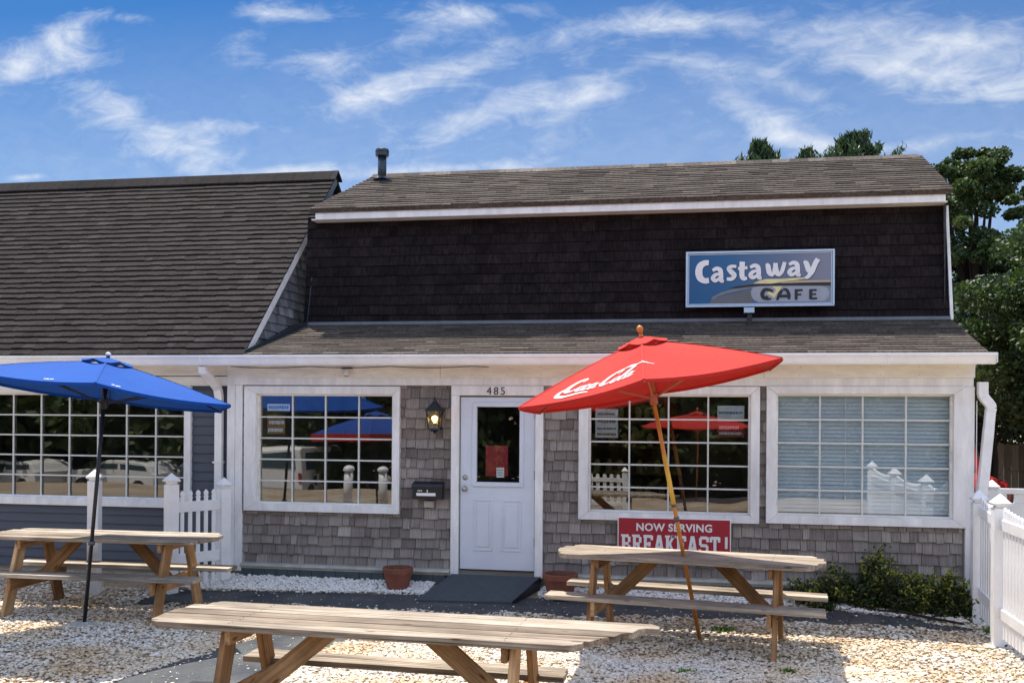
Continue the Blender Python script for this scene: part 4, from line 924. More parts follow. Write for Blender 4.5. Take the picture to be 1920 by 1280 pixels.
mb = MB()
for z in (.83,1.23,1.63,2.03):
    x = -2.5
    while x < -.3: mb.lathe([(0,0),(.05,0),(.05,.15),(.03,.18),(.03,.2),(0,.2)], (x,15.4,z), 8); x += random.uniform(.12,.3)
o = mb.build('jars', 'sand', None); tag(o, 'jars and bottles standing on the dark shelves inside the cafe', 'jars', kind='stuff')

def pot(cx_, cy_, z0, r, h, name, label):
    t = thing(name, label, 'flowerpot', (cx_, cy_, z0), group='terracotta pots by the door')
    mb = MB(); mb.lathe([(0,0),(r*.66,0),(r*.70,.01),(r*.93,h*.72),(r*.93,h*.74),(r*1.0,h*.76),(r*1.02,h*.98),(r*.99,h),(r*.90,h),(r*.88,h*.8),(r*.80,h*.78)], (cx_,cy_,z0), 36); mb.build('pot_body', 'terracotta', t, smooth=False)
    mb = MB(); mb.lathe([(0,h*.86),(r*.88,h*.84)], (cx_,cy_,z0), 24); mb.build('soil', 'soil', t)
    mb = MB()
    for i in range(14):
        a = random.uniform(0,6.28); l = random.uniform(.02,.06); b_ = Vector((cx_+random.uniform(-.05,.05), cy_+random.uniform(-.05,.05), z0+h*.84))
        e = b_+Vector((math.cos(a)*l,math.sin(a)*l,random.uniform(.01,.07))); s = Vector((-math.sin(a),math.cos(a),0))*.006; mb.add([b_-s,b_+s,e], [(0,1,2)], tint=random.random())
    mb.build('sprouts', 'weed', t); return t
pot(-3.33, 11.10, .10, .175, .25, 'flowerpot', 'round terracotta pot with tiny sprouts left of the door ramp')
pot(-1.43, 11.02, .09, .195, .27, 'flowerpot', 'larger terracotta pot right of the door, behind the picnic table with the red umbrella')
# rubber ramp
rp = thing('door_ramp', 'dark grey rubber ramp sloping down from the cafe door', 'ramp', (-2.4, 10.95, .05))
mb = MB()
T = [(-2.74,11.31,.262),(-1.70,11.31,.262),(-1.915,10.72,.075),(-2.985,10.64,.075)]
mb.add(T+[(p[0],p[1],p[2]-.05 if i > 1 else .05) for i, p in enumerate(T)], [(0,3,2,1),(0,1,5,4),(1,2,6,5),(2,3,7,6),(3,0,4,7),(4,5,6,7)])
mb.build('ramp_slab', 'rubber', rp, .004)
# side strip
mb = MB(); mb.bar((-1.697,11.31,.235),(-1.912,10.72,.06),.012,.06); mb.build('ramp_edge', 'black', rp)

# ---------------------------------------------------------------- picnic tables
def table(label, cx_, cy_, ang, L, W=.72, top=.82, seat=.455, out=.505, legx=.83, rtrim=None, ltrim=None, two=True, seatL=None, tint=.5, legoff=0):
    t = thing('picnic_table', label, 'picnic table', (cx_, cy_, 0), ang, 'wooden picnic tables')
    n = 5; bw = W/n; half = L/2; seatL = seatL or L
    rtrim = rtrim or [.09,.02,0,.02,.09]; ltrim = ltrim or rtrim
    mb = MB()
    for i in range(n):
        y0 = -W/2+i*bw+.005; y1 = y0+bw-.010; z1 = top+random.uniform(-.002,.002); z0 = top-.04
        xr0, xr1 = half-rtrim[i], half-rtrim[i]; xl = -half+ltrim[i]; k = .035; r_ = .03
        if i == 0: poly = [(xl+.09,y0),(xr0-.10,y0),(xr0-.04,y0+.025),(xr0,y0+.075),(xr0,y1),(xl,y1),(xl,y0+.07),(xl+.03,y0+.025)]
        elif i == n-1: poly = [(xl,y0),(xr0,y0),(xr0,y1-.06),(xr0-.05,y1),(xl+.05,y1),(xl,y1-.06)]
        else:
            a_ = max(0, rtrim[i-1]-rtrim[i]); b_ = max(0, ltrim[i-1]-ltrim[i]); c_ = .04 if a_ > .05 else .005; poly = [(xl+b_*.6,y0),(xr0-a_*.75,y0),(xr0-c_,y0+.10 if a_ > .05 else y0+.01),(xr0,y1),(xl,y1)]
        mb.prism(poly, z0, z1, 'xyz', tint=min(1,max(.12,random.gauss(tint,.2))), ofs=random.random()*30)
    for i in range(1, n): mb.box(-half+.14, half-max(rtrim)-.02, -W/2+i*bw-.0049, -W/2+i*bw+.0049, top-.036, top-.014, tint=0)  # dark strips added inside the board gaps as painted shade
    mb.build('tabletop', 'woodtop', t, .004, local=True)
    for s in (-1, 1):
        mb = MB(); bws = .238 if not two else .115
        for j in range(2 if two else 1):
            y1 = out-j*(bws+.006); y0 = y1-bws; a, b_ = (y0, y1) if s > 0 else (-y1, -y0)
            e = random.uniform(-.01,.01); e += legoff; mb.prism([(-seatL/2+e,a),(seatL/2+e,a),(seatL/2+e,b_),(-seatL/2+e,b_)], seat-.04, seat, 'xyz', tint=min(1,max(.12,random.gauss(tint,.2))), ofs=random.random()*30)
        mb.build('bench_seat', 'woodtop', t, .004, local=True)
    for sx in (-1, 1):
        x = sx*legx+legoff
        mb = MB(); mb.bar((x-sx*.045,-W/2+.03,top-.04-.045),(x-sx*.045,W/2-.03,top-.04-.045),.038,.088,tint=random.random()); mb.build('top_cleat', 'woodleg', t, .003, local=True)
        mb = MB(); mb.bar((x-sx*.045,-out+.02,seat-.04-.068),(x-sx*.045,out-.02,seat-.04-.068),.038,.135,tint=random.random()); mb.build('seat_beam', 'woodleg', t, .003, local=True)
        for sy in (-1, 1):
            mb = MB(); mb.bar((x,sy*.47,-.03),(x,sy*.205,top-.041),.042,.14,(0,1,.3),tint=random.random()); mb.build('leg', 'woodleg', t, .004, local=True)
        for sy in (-1, 1):
            mb = MB(); mb.tube([(x+sx*.018,sy*.37,seat-.10),(x+sx*.030,sy*.37,seat-.10)], .011, 8); mb.build('bolt', 'hinge', t, local=True)
        mb = MB(); mb.bar((x-sx*.09,0.02*sx,seat-.12),(sx*.30+legoff,.02*sx,top-.05),.04,.12,(0,0,1),tint=random.random()); mb.build('brace', 'woodleg', t, .003, local=True)
    mb = MB()
    for sx in (-1, 1):
        for i in range(n):
            for d in (-.022, .022):
                y = -W/2+(i+.5)*bw+d; mb.lathe([(0,.0032),(.004,.0032),(.0045,.001)], (sx*(legx-.045)+legoff, y, top), 7)
    mb.build('screws', 'hinge', t, local=True)
    return t
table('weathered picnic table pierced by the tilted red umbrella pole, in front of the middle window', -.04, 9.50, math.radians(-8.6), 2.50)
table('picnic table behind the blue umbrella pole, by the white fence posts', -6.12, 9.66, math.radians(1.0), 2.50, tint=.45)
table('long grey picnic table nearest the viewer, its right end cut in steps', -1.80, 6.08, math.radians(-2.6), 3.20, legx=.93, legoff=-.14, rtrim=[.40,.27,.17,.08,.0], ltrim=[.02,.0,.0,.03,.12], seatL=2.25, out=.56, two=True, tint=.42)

# ---------------------------------------------------------------- umbrellas
def umbrella(name, label, base, hub_top, R_, rim_back, rot, mat, polemat, sag=.04, extra_tilt=(0,0), ribmat='orangewood', vents=True, nsides=6, polecb=None, cap=None, drop=None, valance=None):
    base = Vector(base); top = Vector(hub_top); ax = (top-base).normalized(); H_ = (top-base).length
    ax2 = (ax+Vector((extra_tilt[0], extra_tilt[1], 0))).normalized()      # canopy axis
    t = thing(name, label, 'umbrella', tuple(base))
    u = Vector((1,0,0)); u = (u-ax2*u.dot(ax2)).normalized(); v = ax2.cross(u)
    rimc = top-ax2*rim_back
    def rim(k, r=R_): a = rot+2*math.pi*k/nsides; return rimc+(u*math.cos(a)+v*math.sin(a))*r
    apex = top-ax2*.03
    # canopy: panels between ribs, slightly hollow along the rim
    mb = MB(); m_ = 10
    for k in range(nsides):
        a, b_ = rim(k), rim(k+1)
        grid = []
        for i in range(m_+1):
            f = .16+.84*i/m_; row = []
            for j in range(m_+1):
                g_ = j/m_; e = a*(1-g_)+b_*g_; 
                inn = (rimc-e).normalized()
                e = e+inn*(R_*.045*4*g_*(1-g_))*f
                p = apex*(1-f)+e*f; p = p-ax2*(sag*math.sin(math.pi*f)*-.5+sag*4*g_*(1-g_)*math.sin(math.pi*f*.5+.2)*.8)
                row.append(p)
            grid.append(row)
        vs = [p for row in grid for p in row]; n_ = m_+1
        mb.add(vs, [(i*n_+j,i*n_+j+1,(i+1)*n_+j+1,(i+1)*n_+j) for i in range(m_) for j in range(m_)], tint=k/nsides)
        # hem hanging at the rim and the stitched seam over the rib
        hem = grid[-1]
        for j in range(m_): mb.add([hem[j], hem[j+1], hem[j+1]-ax2*.028, hem[j]-ax2*.028], [(0,1,2,3)], tint=k/nsides)
        tg = (b_-a).normalized(); col_ = [row[0] for row in grid]
        for i in range(m_): mb.add([col_[i]-tg*.011+ax2*.004, col_[i]+tg*.011+ax2*.004, col_[i+1]+tg*.011+ax2*.004, col_[i+1]-tg*.011+ax2*.004], [(0,1,2,3)], tint=k/nsides)
    mb.build('canopy', mat, t, smooth=False)
    if valance:
        mb = MB()
        for k in range(nsides): a, b_ = rim(k), rim(k+1); mb.add([a, b_, b_-ax2*.14, a-ax2*.14], [(0,1,2,3)])
        mb.build('valance', valance, t)
    # wind vent cap above, wavy edge
    mb = MB(); n_ = nsides*8; vs = [apex+ax2*.035]
    for k in range(n_):
        a = rot+2*math.pi*k/n_; ph_ = (k % 8)/8; f = .20; e = rim(k//8)*(1-ph_)+rim(k//8+1)*ph_
        p = apex*(1-f)+e*f+ax2*(.040-.030*abs(math.cos(math.pi*ph_))+.012); vs.append(p)
    mb.add(vs, [(0,1+k,1+(k+1)%n_) for k in range(n_)]); mb.build('vent_flap', mat, t)
    # ribs + struts
    hubp = top-ax*(rim_back+.12)
    for k in range(nsides):
        mb = MB(); mb.bar(apex-ax2*.05, rim(k)-ax2*.018, .014, .014); 
        mid = apex*(.45)+rim(k)*.55-ax2*.05; rb = mb.build('rib', ribmat, t)
        mb = MB(); mb.bar(hubp, mid, .014, .014); mb.build('strut', ribmat, rb)
    mb = MB(); mb.tube([hubp-ax*.05, hubp+ax*.05], .038, 12); mb.build('hub', ribmat, t)
    mb = MB(); mb.tube([base, top+ax*.02], .019, 14); mb.build('pole', polemat, t, smooth=True)
    if polecb: polecb(t, base, ax, H_)
    mb = MB(); 
    c_ = top+ax*.02
    if cap == 'wood': mb.tube([c_, c_+ax*.02, c_+ax*.035, c_+ax*.055, c_+ax*.072, c_+ax*.08], [.014,.020,.029,.030,.020,.005], 14); mb.build('finial', 'orangewood', t, smooth=True)
    else: mb.tube([c_, c_+ax*.02, c_+ax*.035], [.02,.03,.01], 12); mb.build('finial', 'vinyl', t, smooth=True)
    return t, apex, rim, ax2, rimc
def redpole(t, base, ax, H_):
    mb = MB(); mb.tube([base+ax*1.32, base+ax*1.80], .0215, 14); mb.build('pole_sleeve', 'newwood', t, smooth=True)
    mb = MB(); mb.tube([base+ax*1.16, base+ax*1.20], .026, 14); mb.tube([base+ax*1.30, base+ax*1.325], .024, 14); mb.build('pole_joint', 'hinge', t, smooth=True)
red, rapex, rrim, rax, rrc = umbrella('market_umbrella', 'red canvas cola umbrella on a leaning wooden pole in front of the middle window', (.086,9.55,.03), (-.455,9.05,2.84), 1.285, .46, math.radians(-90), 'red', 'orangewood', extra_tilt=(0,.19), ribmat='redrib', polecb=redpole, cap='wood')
def ring(t, base, ax, H_):
    mb = MB(); mb.tube([base+ax*.80, base+ax*.84], .034, 14); mb.build('table_ring', 'hinge', t, smooth=True)
    mb = MB(); mb.lathe([(0,.03),(.05,.03),(.16,.012),(.17,0)], tuple(base), 28); mb.build('base_plate', 'ledge', t)
blu, bapex, brim, bax, brc = umbrella('patio_umbrella', 'royal blue umbrella on a slim black pole beside the left picnic table', (-5.955,9.04,.0), (-5.715,9.04,2.66), 1.37, .34, math.radians(0), 'blue', 'black', extra_tilt=(0,.10), ribmat='black', polecb=ring)
# white script on the red canopy's near left panel (between rim corner 0 = near and the one to its left)
def panel_frame(apex, a, b_):
    """u runs along the panel's rim from left to right, v from rim to apex"""
    m_ = (a+b_)/2; u = (b_-a).normalized(); v = (apex-m_); v = (v-u*v.dot(u)).normalized(); n = u.cross(v).normalized()
    if n.z < 0: n = -n
    return m_, u, v, n
near = rrim(0); left = rrim(5)
pm, pu, pv, pn = panel_frame(rapex, left, near)
def script(mb, place):
    cnt = [0]
    def R_(p, w): cnt[0] += 1; ribbon(mb, p, [x_*1.25+.7 for x_ in w], place, .002+.0004*(cnt[0] % 4))
    # C with long swash
    R_([(12,70),(18,82),(8,88),(-8,70),(-16,40),(-8,14),(8,12),(20,24)], [2,3,4,6,7,6,4,2])
    R_([(-16,40),(-30,10),(-22,-14),(10,-20),(60,-8),(96,-14)], [3,5,6,5,4,1.5])
    def o_(x): R_([(x+12,40),(x,34),(x-4,20),(x+4,10),(x+14,16),(x+18,30),(x+12,40)], [2,4,5,4,4,4,2])
    o_(32); R_([(66,36),(56,40),(50,26),(54,12),(64,11),(72,18)], [3,4,5,4,3,2]); 
    R_([(92,36),(82,40),(75,28),(78,12),(88,12),(95,30)], [2,4,5,4,3,3]); R_([(97,40),(93,20),(98,10),(106,14)], [3,4,3,2])
    R_([(108,26),(118,27)], [3,3])
    # second capital with top swash
    R_([(150,66),(158,80),(146,90),(128,74),(120,42),(126,16),(142,10),(156,22)], [2,3,4,6,7,6,4,2])
    R_([(140,90),(170,98),(205,90),(250,104)], [2,5,5,1.5])
    o_(166); R_([(184,14),(196,40),(206,74),(200,82),(193,60),(190,24),(196,10),(206,16)], [2,3,4,4,4,4,3,2])
    R_([(228,36),(218,40),(211,28),(214,12),(224,12),(231,30)], [2,4,5,4,3,3]); R_([(233,40),(229,20),(234,10),(246,18)], [3,4,3,1.5])
SC = .0027
def spl(x, y, t_):
    shear = .25
    return pm+pu*((x-112+y*shear)*SC+.06)+pv*((y)*SC+.16)+pn*(t_*1.0+.022)
mb = MB(); script(mb, spl); 
# lay the letters onto the canopy surface
from mathutils.bvhtree import BVHTree
def drape(mb, canopy, n, lift):
    me = canopy.data; bv = BVHTree.FromPolygons([tuple(Vector(v.co)+total_loc(canopy)) for v in me.vertices], [tuple(p.vertices) for p in me.polygons])
    out = []
    for p in mb.v:
        p = Vector(p); h = bv.ray_cast(p+n*.3, -n)
        out.append(tuple(h[0]+n*lift) if h[0] is not None else tuple(p))
    mb.v = out
can = [c for c in red.children if c.name.startswith('canopy')][0]
drape(mb, can, pn, .006)
mb.build('script_lettering', 'white', red)
# small pale logo patches near the rim of the blue canopy
can = [c for c in blu.children if c.name.startswith('canopy')][0]
for (k, f, g_) in ((4,.93,.10),(4,.90,.62),(5,.93,.15),(3,.93,.8)):
    a, b_ = brim(k), brim(k+1); e = a*(1-g_)+b_*g_; p = bapex*(1-f)+e*f; uu_ = (b_-a).normalized()
    mb = MB()
    nrm = (b_-a).cross(bapex-a).normalized(); nrm = nrm if nrm.z > 0 else -nrm; vv_ = nrm.cross(uu_)
    for i in range(5): q = p+uu_*(.018*i-.04)+vv_*(.008*math.sin(i*2.2)); mb.add([q-uu_*.010-vv_*.008, q+uu_*.010-vv_*.007, q+uu_*.012+vv_*.008, q-uu_*.007+vv_*.009], [(0,1,2,3)])
    drape(mb, can, nrm, .004); mb.build('logo_patch', 'white', blu)

# ---------------------------------------------------------------- white fences
def post_mb(mb, w, h):
    mb.box(-w/2,w/2,-w/2,w/2,0,h-.13)
    mb.box(-w*.38,w*.38,-w*.38,w*.38,h-.13,h-.10)
    pyr(mb, 0, 0, h-.10, h-.085, w*.60, w*.62); pyr(mb, 0, 0, h-.085, h, w*.62, .004)
def fence_post(label, x, y, h, w=.125, rz=0, lean=0):
    t = thing('fence_post', label, 'fence post', (x, y, gz(y)-.02), rz, 'white fence posts by the left table')
    mb = MB(); mb.box(-w/2,w/2,-w/2,w/2,0,h-.13); mb.build('shaft', 'vinyl', t, .005, local=True)
    mb = MB(); mb.box(-w*.38,w*.38,-w*.38,w*.38,h-.128,h-.10); pyr(mb,0,0,h-.10,h-.085,w*.58,w*.62); pyr(mb,0,0,h-.084,h,w*.62,.004); mb.build('post_cap', 'vinyl', t, .003, local=True)
    t.rotation_euler = (0, lean, rz); return t
fence_post('white fence post standing alone behind the blue umbrella pole', -6.73, 10.40, 1.45, rz=math.radians(12))
def picket_shape(w, h, pointed=True):
    if pointed: return [(-w/2,0),(w/2,0),(w/2,h-.09),(w*.72,h-.085),(w*.34,h-.065),(w*.62,h-.05),(w*.5,h-.02),(0,h),(-w*.5,h-.02),(-w*.62,h-.05),(-w*.34,h-.065),(-w*.72,h-.085),(-w/2,h-.09)]
    return [(-w/2,0),(w/2,0),(w/2,h-.03),(0,h),(-w/2,h-.03)]
def picket_fence(label, pts, heights, ptop, pitch, pw, rails, posts=True, group=None, pw_post=.125, z0s=None, pointed=True, railh=.09, scallop=0, lead=.0):
    o = thing('picket_fence', label, 'fence', (pts[0][0], pts[0][1], 0), group=group)
    zs = z0s or [gz(p[1]) for p in pts]
    for i, p in enumerate(pts):
        if heights[i] is None: continue
        h = heights[i]; w = pw_post
        e = bpy.data.objects.new('post', None); C.objects.link(e); e.parent = o; e.location = (p[0]-pts[0][0], p[1]-pts[0][1], zs[i]-.02)
        d = Vector(pts[min(i+1,len(pts)-1)])-Vector(pts[max(i-1,0)]); e.rotation_euler = (0,0,math.atan2(d.y,d.x))
        mb = MB(); mb.box(-w/2,w/2,-w/2,w/2,0,h-.13); mb.build('shaft', 'vinyl', e, .005, local=True)
        mb = MB(); mb.box(-w*.38,w*.38,-w*.38,w*.38,h-.128,h-.10); pyr(mb,0,0,h-.10,h-.085,w*.58,w*.62); pyr(mb,0,0,h-.084,h,w*.62,.004); mb.build('post_cap', 'vinyl', e, .003, local=True)
    proto = None
    for i in range(len(pts)-1):
        a, b_ = Vector((*pts[i],zs[i])), Vector((*pts[i+1],zs[i+1])); d = b_-a; L_ = d.length; dn = d.normalized(); ang = math.atan2(d.y,d.x)
        for rz_ in rails:
            mb = MB(); mb.bar(a+dn*.05+Vector((0,0,rz_)), b_-dn*.05+Vector((0,0,rz_)), .045, railh); mb.build('rail', 'vinyl', o, .004)
        n = int((L_-pw_post)/pitch); st = (L_-n*pitch)/2+pitch/2
        for k in range(n):
            p = a+dn*(st+k*pitch)
            hh = ptop-scallop*math.sin(math.pi*(k+.5)/n)
            if proto is None or scallop:
                mb = MB(); mb.prism(picket_shape(pw, hh-.10, pointed), -.010, .010, 'xzy'); pk = mb.build('picket', 'vinyl', o, .002, local=True); proto = pk
            else: pk = proto.copy(); C.objects.link(pk); pk.parent = o
            pk.location = (p.x-pts[0][0], p.y-pts[0][1], p.z+.10); pk.rotation_euler = (0,0,ang)
    return o
picket_fence('short white picket panel between two capped posts left of the cafe corner', [(-5.883,10.59),(-5.52,11.16)], [1.44,1.36], 1.21, .102, .045, [.42,1.02], z0s=[0.0,.0], pointed=True, pw_post=.125, railh=.12)
picket_fence('white picket fence running towards the viewer at the right edge', [(2.87,10.80),(2.825,9.93),(2.80,8.15),(2.80,6.4)], [1.36,1.44,1.42,1.42], 1.31, .098, .062, [.32,1.14], pointed=False, pw_post=.13, railh=.10, scallop=.05)
# far white fence with cut-out top rail
ff = thing('yard_fence', 'white panel fence with small square cut-outs behind the right picket fence', 'fence', (3.95, 14, .15))
mb = MB(); mb.box(3.88,7.6,13.98,14.02,.18,1.0); mb.build('panel', 'vinyl', ff)
mb = MB(); mb.box(3.88,7.6,13.97,14.03,1.12,1.19); mb.build('rail', 'vinyl', ff, .004)
for i in range(16):
    mb = MB(); mb.box(3.93+i*.22,4.06+i*.22,13.985,14.015,1.002,1.118); mb.build('baluster', 'vinyl', ff)
mb = MB(); mb.v = []; post_mb(mb, .13, 1.15); mb.v = [(x+3.88,y+14.0,z+.15) for (x,y,z) in mb.v]; mb.build('post', 'vinyl', ff)
# brown stockade fence
sf = thing('board_fence', 'brown wooden board fence in the shade below the dark trees', 'fence', (6, 22, .15))
mb = MB(); x = 4.2
while x < 16: mb.box(x,x+.135,22,22.02,.2,1.55+random.uniform(-.015,.015),tint=random.random()); x += .142
mb.build('boards', 'stockade', sf)
mb = MB(); mb.box(4.2,16,22.02,22.06,.5,.58); mb.box(4.2,16,22.02,22.06,1.25,1.33); mb.build('rail', 'stockade', sf)

# ---------------------------------------------------------------- vehicles
def car(name, label, loc, rz, L_, W_, H_, mat, van=False):
    t = thing(name, label, 'car' if not van else 'van', loc, rz)
    prof = [(-L_/2,.35),(-L_/2,.85),(-L_*.46,.95),(-L_*.22,1.02),(-L_*.10,H_-.06),(-.02*L_,H_),(L_*.36,H_),(L_*.44,H_-.12),(L_*.48,.98),(L_/2,.9),(L_/2,.35)]
    if van: prof = [(-L_/2,.35),(-L_/2,1.0),(-L_*.40,1.15),(-L_*.30,H_-.1),(-.22*L_,H_),(L_*.46,H_),(L_/2,H_-.1),(L_/2,.35)]
    mb = MB(); mb.prism(prof, -W_/2, W_/2, 'xzy'); mb.build('body', mat, t, .05, local=True)
    if van: wins = [[(-L_*.36,1.18),(-L_*.05,1.18),(-L_*.05,H_-.22),(-L_*.27,H_-.22)], [(.0,1.18),(L_*.42,1.18),(L_*.42,H_-.22),(0,H_-.22)]]
    else: wins = [[(-L_*.17,1.04),(L_*.08,1.04),(L_*.08,H_-.12),(-L_*.08,H_-.12)], [(L_*.11,1.04),(L_*.42,1.04),(L_*.39,H_-.12),(L_*.11,H_-.12)]]
    for w in wins:
        for s in (-1,1):
            mb = MB(); mb.prism(w, s*W_/2-.012, s*W_/2+.012, 'xzy'); mb.build('side_window', 'cargllass', t, .01, local=True)
    a, b_ = ((-L_*.22,1.05),(-L_*.10,H_-.10)) if not van else ((-L_*.39,1.20),(-L_*.305,H_-.15))
    mb = MB(); mb.add([(a[0]-.02,-W_*.42,a[1]),(a[0]-.02,W_*.42,a[1]),(b_[0]-.02,W_*.40,b_[1]),(b_[0]-.02,-W_*.40,b_[1])], [(0,1,2,3)]); mb.build('windscreen', 'cargllass', t, local=True)
    if van:
        mb = MB(); mb.box(L_/2-.01, L_/2+.02, -W_*.38, W_*.38, 1.2, H_-.2); mb.build('rear_window', 'cargllass', t, .01, local=True)
        mb = MB(); mb.box(L_/2-.02, L_/2+.10, -W_*.47, W_*.47, .36, .52); mb.build('bumper', 'hinge', t, .02, local=True)
        for q in (-1, 1): mb = MB(); mb.box(L_/2-.01, L_/2+.025, q*W_*.45-.06, q*W_*.45+.06, .75, 1.1); mb.build('tail_light', 'carred', t, .01, local=True)
    for sx in (-.32,.32):
        for s in (-1,1):
            w = bpy.data.objects.new('wheel', None); C.objects.link(w); w.parent = t; w.location = (sx*L_, s*(W_/2-.08), .34)
            mb = MB(); mb.tube([(0,-.1,0),(0,.1,0)], .34, 24); mb.build('tyre', 'tyre', w, local=True)
            mb = MB(); mb.tube([(0,-.105,0),(0,.105,0)], .2, 16); mb.build('rim', 'metal', w, local=True)
    for s in (-1,1): mb = MB(); mb.box(-L_/2-.02,-L_/2+.03,s*W_*.38-.12,s*W_*.38+.12,.66,.80); mb.build('headlight', 'white', t, .01, local=True)
    return t
for lb, x, y, rz_ in (('white van parked end-on across the road, reflected in the left cafe window', -14.6, -13.2, 92),):
    car('parked_van', lb, (x,y,-1.15), math.radians(rz_), 4.6, 1.85, 1.95, M['vanwhite'], True)
for lb, x in (('white low car reflected at the left end of the left wing window', -25.6), ('white low car reflected in the middle of the left wing window', -20.9)):
    car('road_car', lb, (x,-11.5,-1.15), math.radians(14), 4.3, 1.75, 1.35, M['vanwhite'])
car('parked_car', 'dark red car half hidden behind the right downspout', (3.93,18.9,.15), math.radians(94), 4.3, 1.75, 1.62, M['carred'])
for lb, x in (('short white bollard left of the pair reflected in the left cafe window', -7.55), ('short white bollard right of the pair reflected in the left cafe window', -6.75)):
    t = thing('bollard', lb, 'bollard', (x, 1.5, 0)); mb = MB(); mb.tube([(x,1.5,0),(x,1.5,.82)], .10, 16); mb.build('shaft', 'vinyl', t, smooth=True); mb = MB(); mb.lathe([(0,.12),(.08,.10),(.13,.05),(.13,0),(0,0)], (x,1.5,.82), 16); mb.build('bollard_cap', 'vinyl', t)

# ---------------------------------------------------------------- vegetation
def leaf_quads(P, size, tint, elong=1.6, updir=None):
    n = len(P); a = RNG.normal(size=(n,3)); a /= np.linalg.norm(a,axis=1)[:,None]
    if updir is not None: a = a*.55+updir; a /= np.linalg.norm(a,axis=1)[:,None]
    b_ = RNG.normal(size=(n,3)); b_ -= a*(a*b_).sum(1)[:,None]; b_ /= np.linalg.norm(b_,axis=1)[:,None]
    s = size*RNG.uniform(.6,1.3,(n,1)); l = a*s*elong; w = b_*s*.5
    V_ = np.stack([P-l*.5, P+w, P+l*.5, P-w], 1)
    return V_.reshape(-1,3), np.repeat(tint,4)
def leaf_object(name, V_, T_, mat, parent=None):
    n = len(V_)//4; me = bpy.data.meshes.new(name); off = np.array(total_loc(parent)) if parent else np.zeros(3)
    me.vertices.add(n*4); me.vertices.foreach_set('co', (V_-off).astype(np.float32).ravel()); me.loops.add(n*4); me.polygons.add(n)
    me.loops.foreach_set('vertex_index', np.arange(n*4,dtype=np.int32)); me.polygons.foreach_set('loop_start', np.arange(0,n*4,4,dtype=np.int32)); me.polygons.foreach_set('loop_total', np.full(n,4,np.int32))
    me.update(calc_edges=True); a = me.attributes.new('tint','FLOAT','POINT'); a.data.foreach_set('value', T_.astype(np.float32))
    me.materials.append(M[mat]); o = bpy.data.objects.new(name, me); C.objects.link(o)
    if parent: o.parent = parent
    return o
def broad_tree(label, base, H_, spread, nclump, nleaf, leaf, mat, zlow=.25, group=None, clump=.5, seedpts=None, name='broadleaf_tree', shape=1.0, limbs=7):
    t = thing(name, label, 'tree', base, group=group); base = Vector(base)
    mb = MB(); mb.tube([base, base+Vector((.05,.02,H_*.25)), base+Vector((-.05,.06,H_*.55)), base+Vector((.04,.0,H_*.86))], [H_*.028,H_*.022,H_*.014,H_*.004], 10)
    cl = []
    for i in range(nclump):
        f = RNG.uniform(0,1); z = zlow+(1-zlow)*f; prof = math.sin(math.pi*min(.97,(.12+.85*(f**shape))))**.6
        a = RNG.uniform(0,6.283); r = spread*prof*math.sqrt(RNG.uniform(.15,1.0))*RNG.uniform(.8,1.15)
        cl.append((base.x+r*math.cos(a), base.y+r*math.sin(a), base.z+H_*z, clump*RNG.uniform(.6,1.35)))
    for i in range(min(limbs, nclump)):
        c_ = Vector(cl[i][:3]); s_ = base+Vector((0,0,(c_.z-base.z)*RNG.uniform(.35,.6))); m_ = (s_+c_)/2+Vector((0,0,.15)); mb.tube([s_, m_, c_], [H_*.011,H_*.007,H_*.002], 6, cap=False)
    mb.build('trunk', 'bark', t)
    P = []; T = []
    per = nleaf//nclump
    for (x,y,z,r) in cl:
        d = RNG.normal(size=(per,3)); d /= np.linalg.norm(d,axis=1)[:,None]; rr_ = r*RNG.uniform(.35,1.05,(per,1))**.7
        p = np.array([x,y,z])+d*rr_*np.array([1,1,.7]); P.append(p); T.append(np.clip(RNG.normal(.45+RNG.normal(0,.12),.2,per),0,1))
    P = np.concatenate(P); T = np.concatenate(T); V_, T2 = leaf_quads(P, leaf, T, updir=np.array([0,0,.15]))
    leaf_object('crown', V_, T2, mat, t); return t
broad_tree('full rounded green tree at the right edge beside the cafe', (6.4,17.2,.18), 5.30, 2.15, 260, 150000, .052, 'leaf', zlow=.36, clump=.36)
broad_tree('dark leafy bush low behind the downspout, right of the cafe', (5.6,20.3,.18), 4.4, 1.8, 130, 60000, .07, 'leafdark', zlow=.44, clump=.4)
broad_tree('dark tree standing over the brown board fence', (9.0,24.0,.18), 6.3, 3.2, 140, 80000, .09, 'leafdark', zlow=.12, clump=.65)
broad_tree('tall open-crowned tree with sky showing through, rising behind the rounded tree', (6.15,23.6,.18), 7.75, 1.9, 230, 76000, .060, 'leaf', zlow=.32, clump=.24, limbs=14)
broad_tree('tall open tree cut by the right edge of the picture', (8.5,24.5,.18), 7.35, 1.8, 180, 52000, .060, 'leaf', zlow=.32, clump=.25, limbs=10)
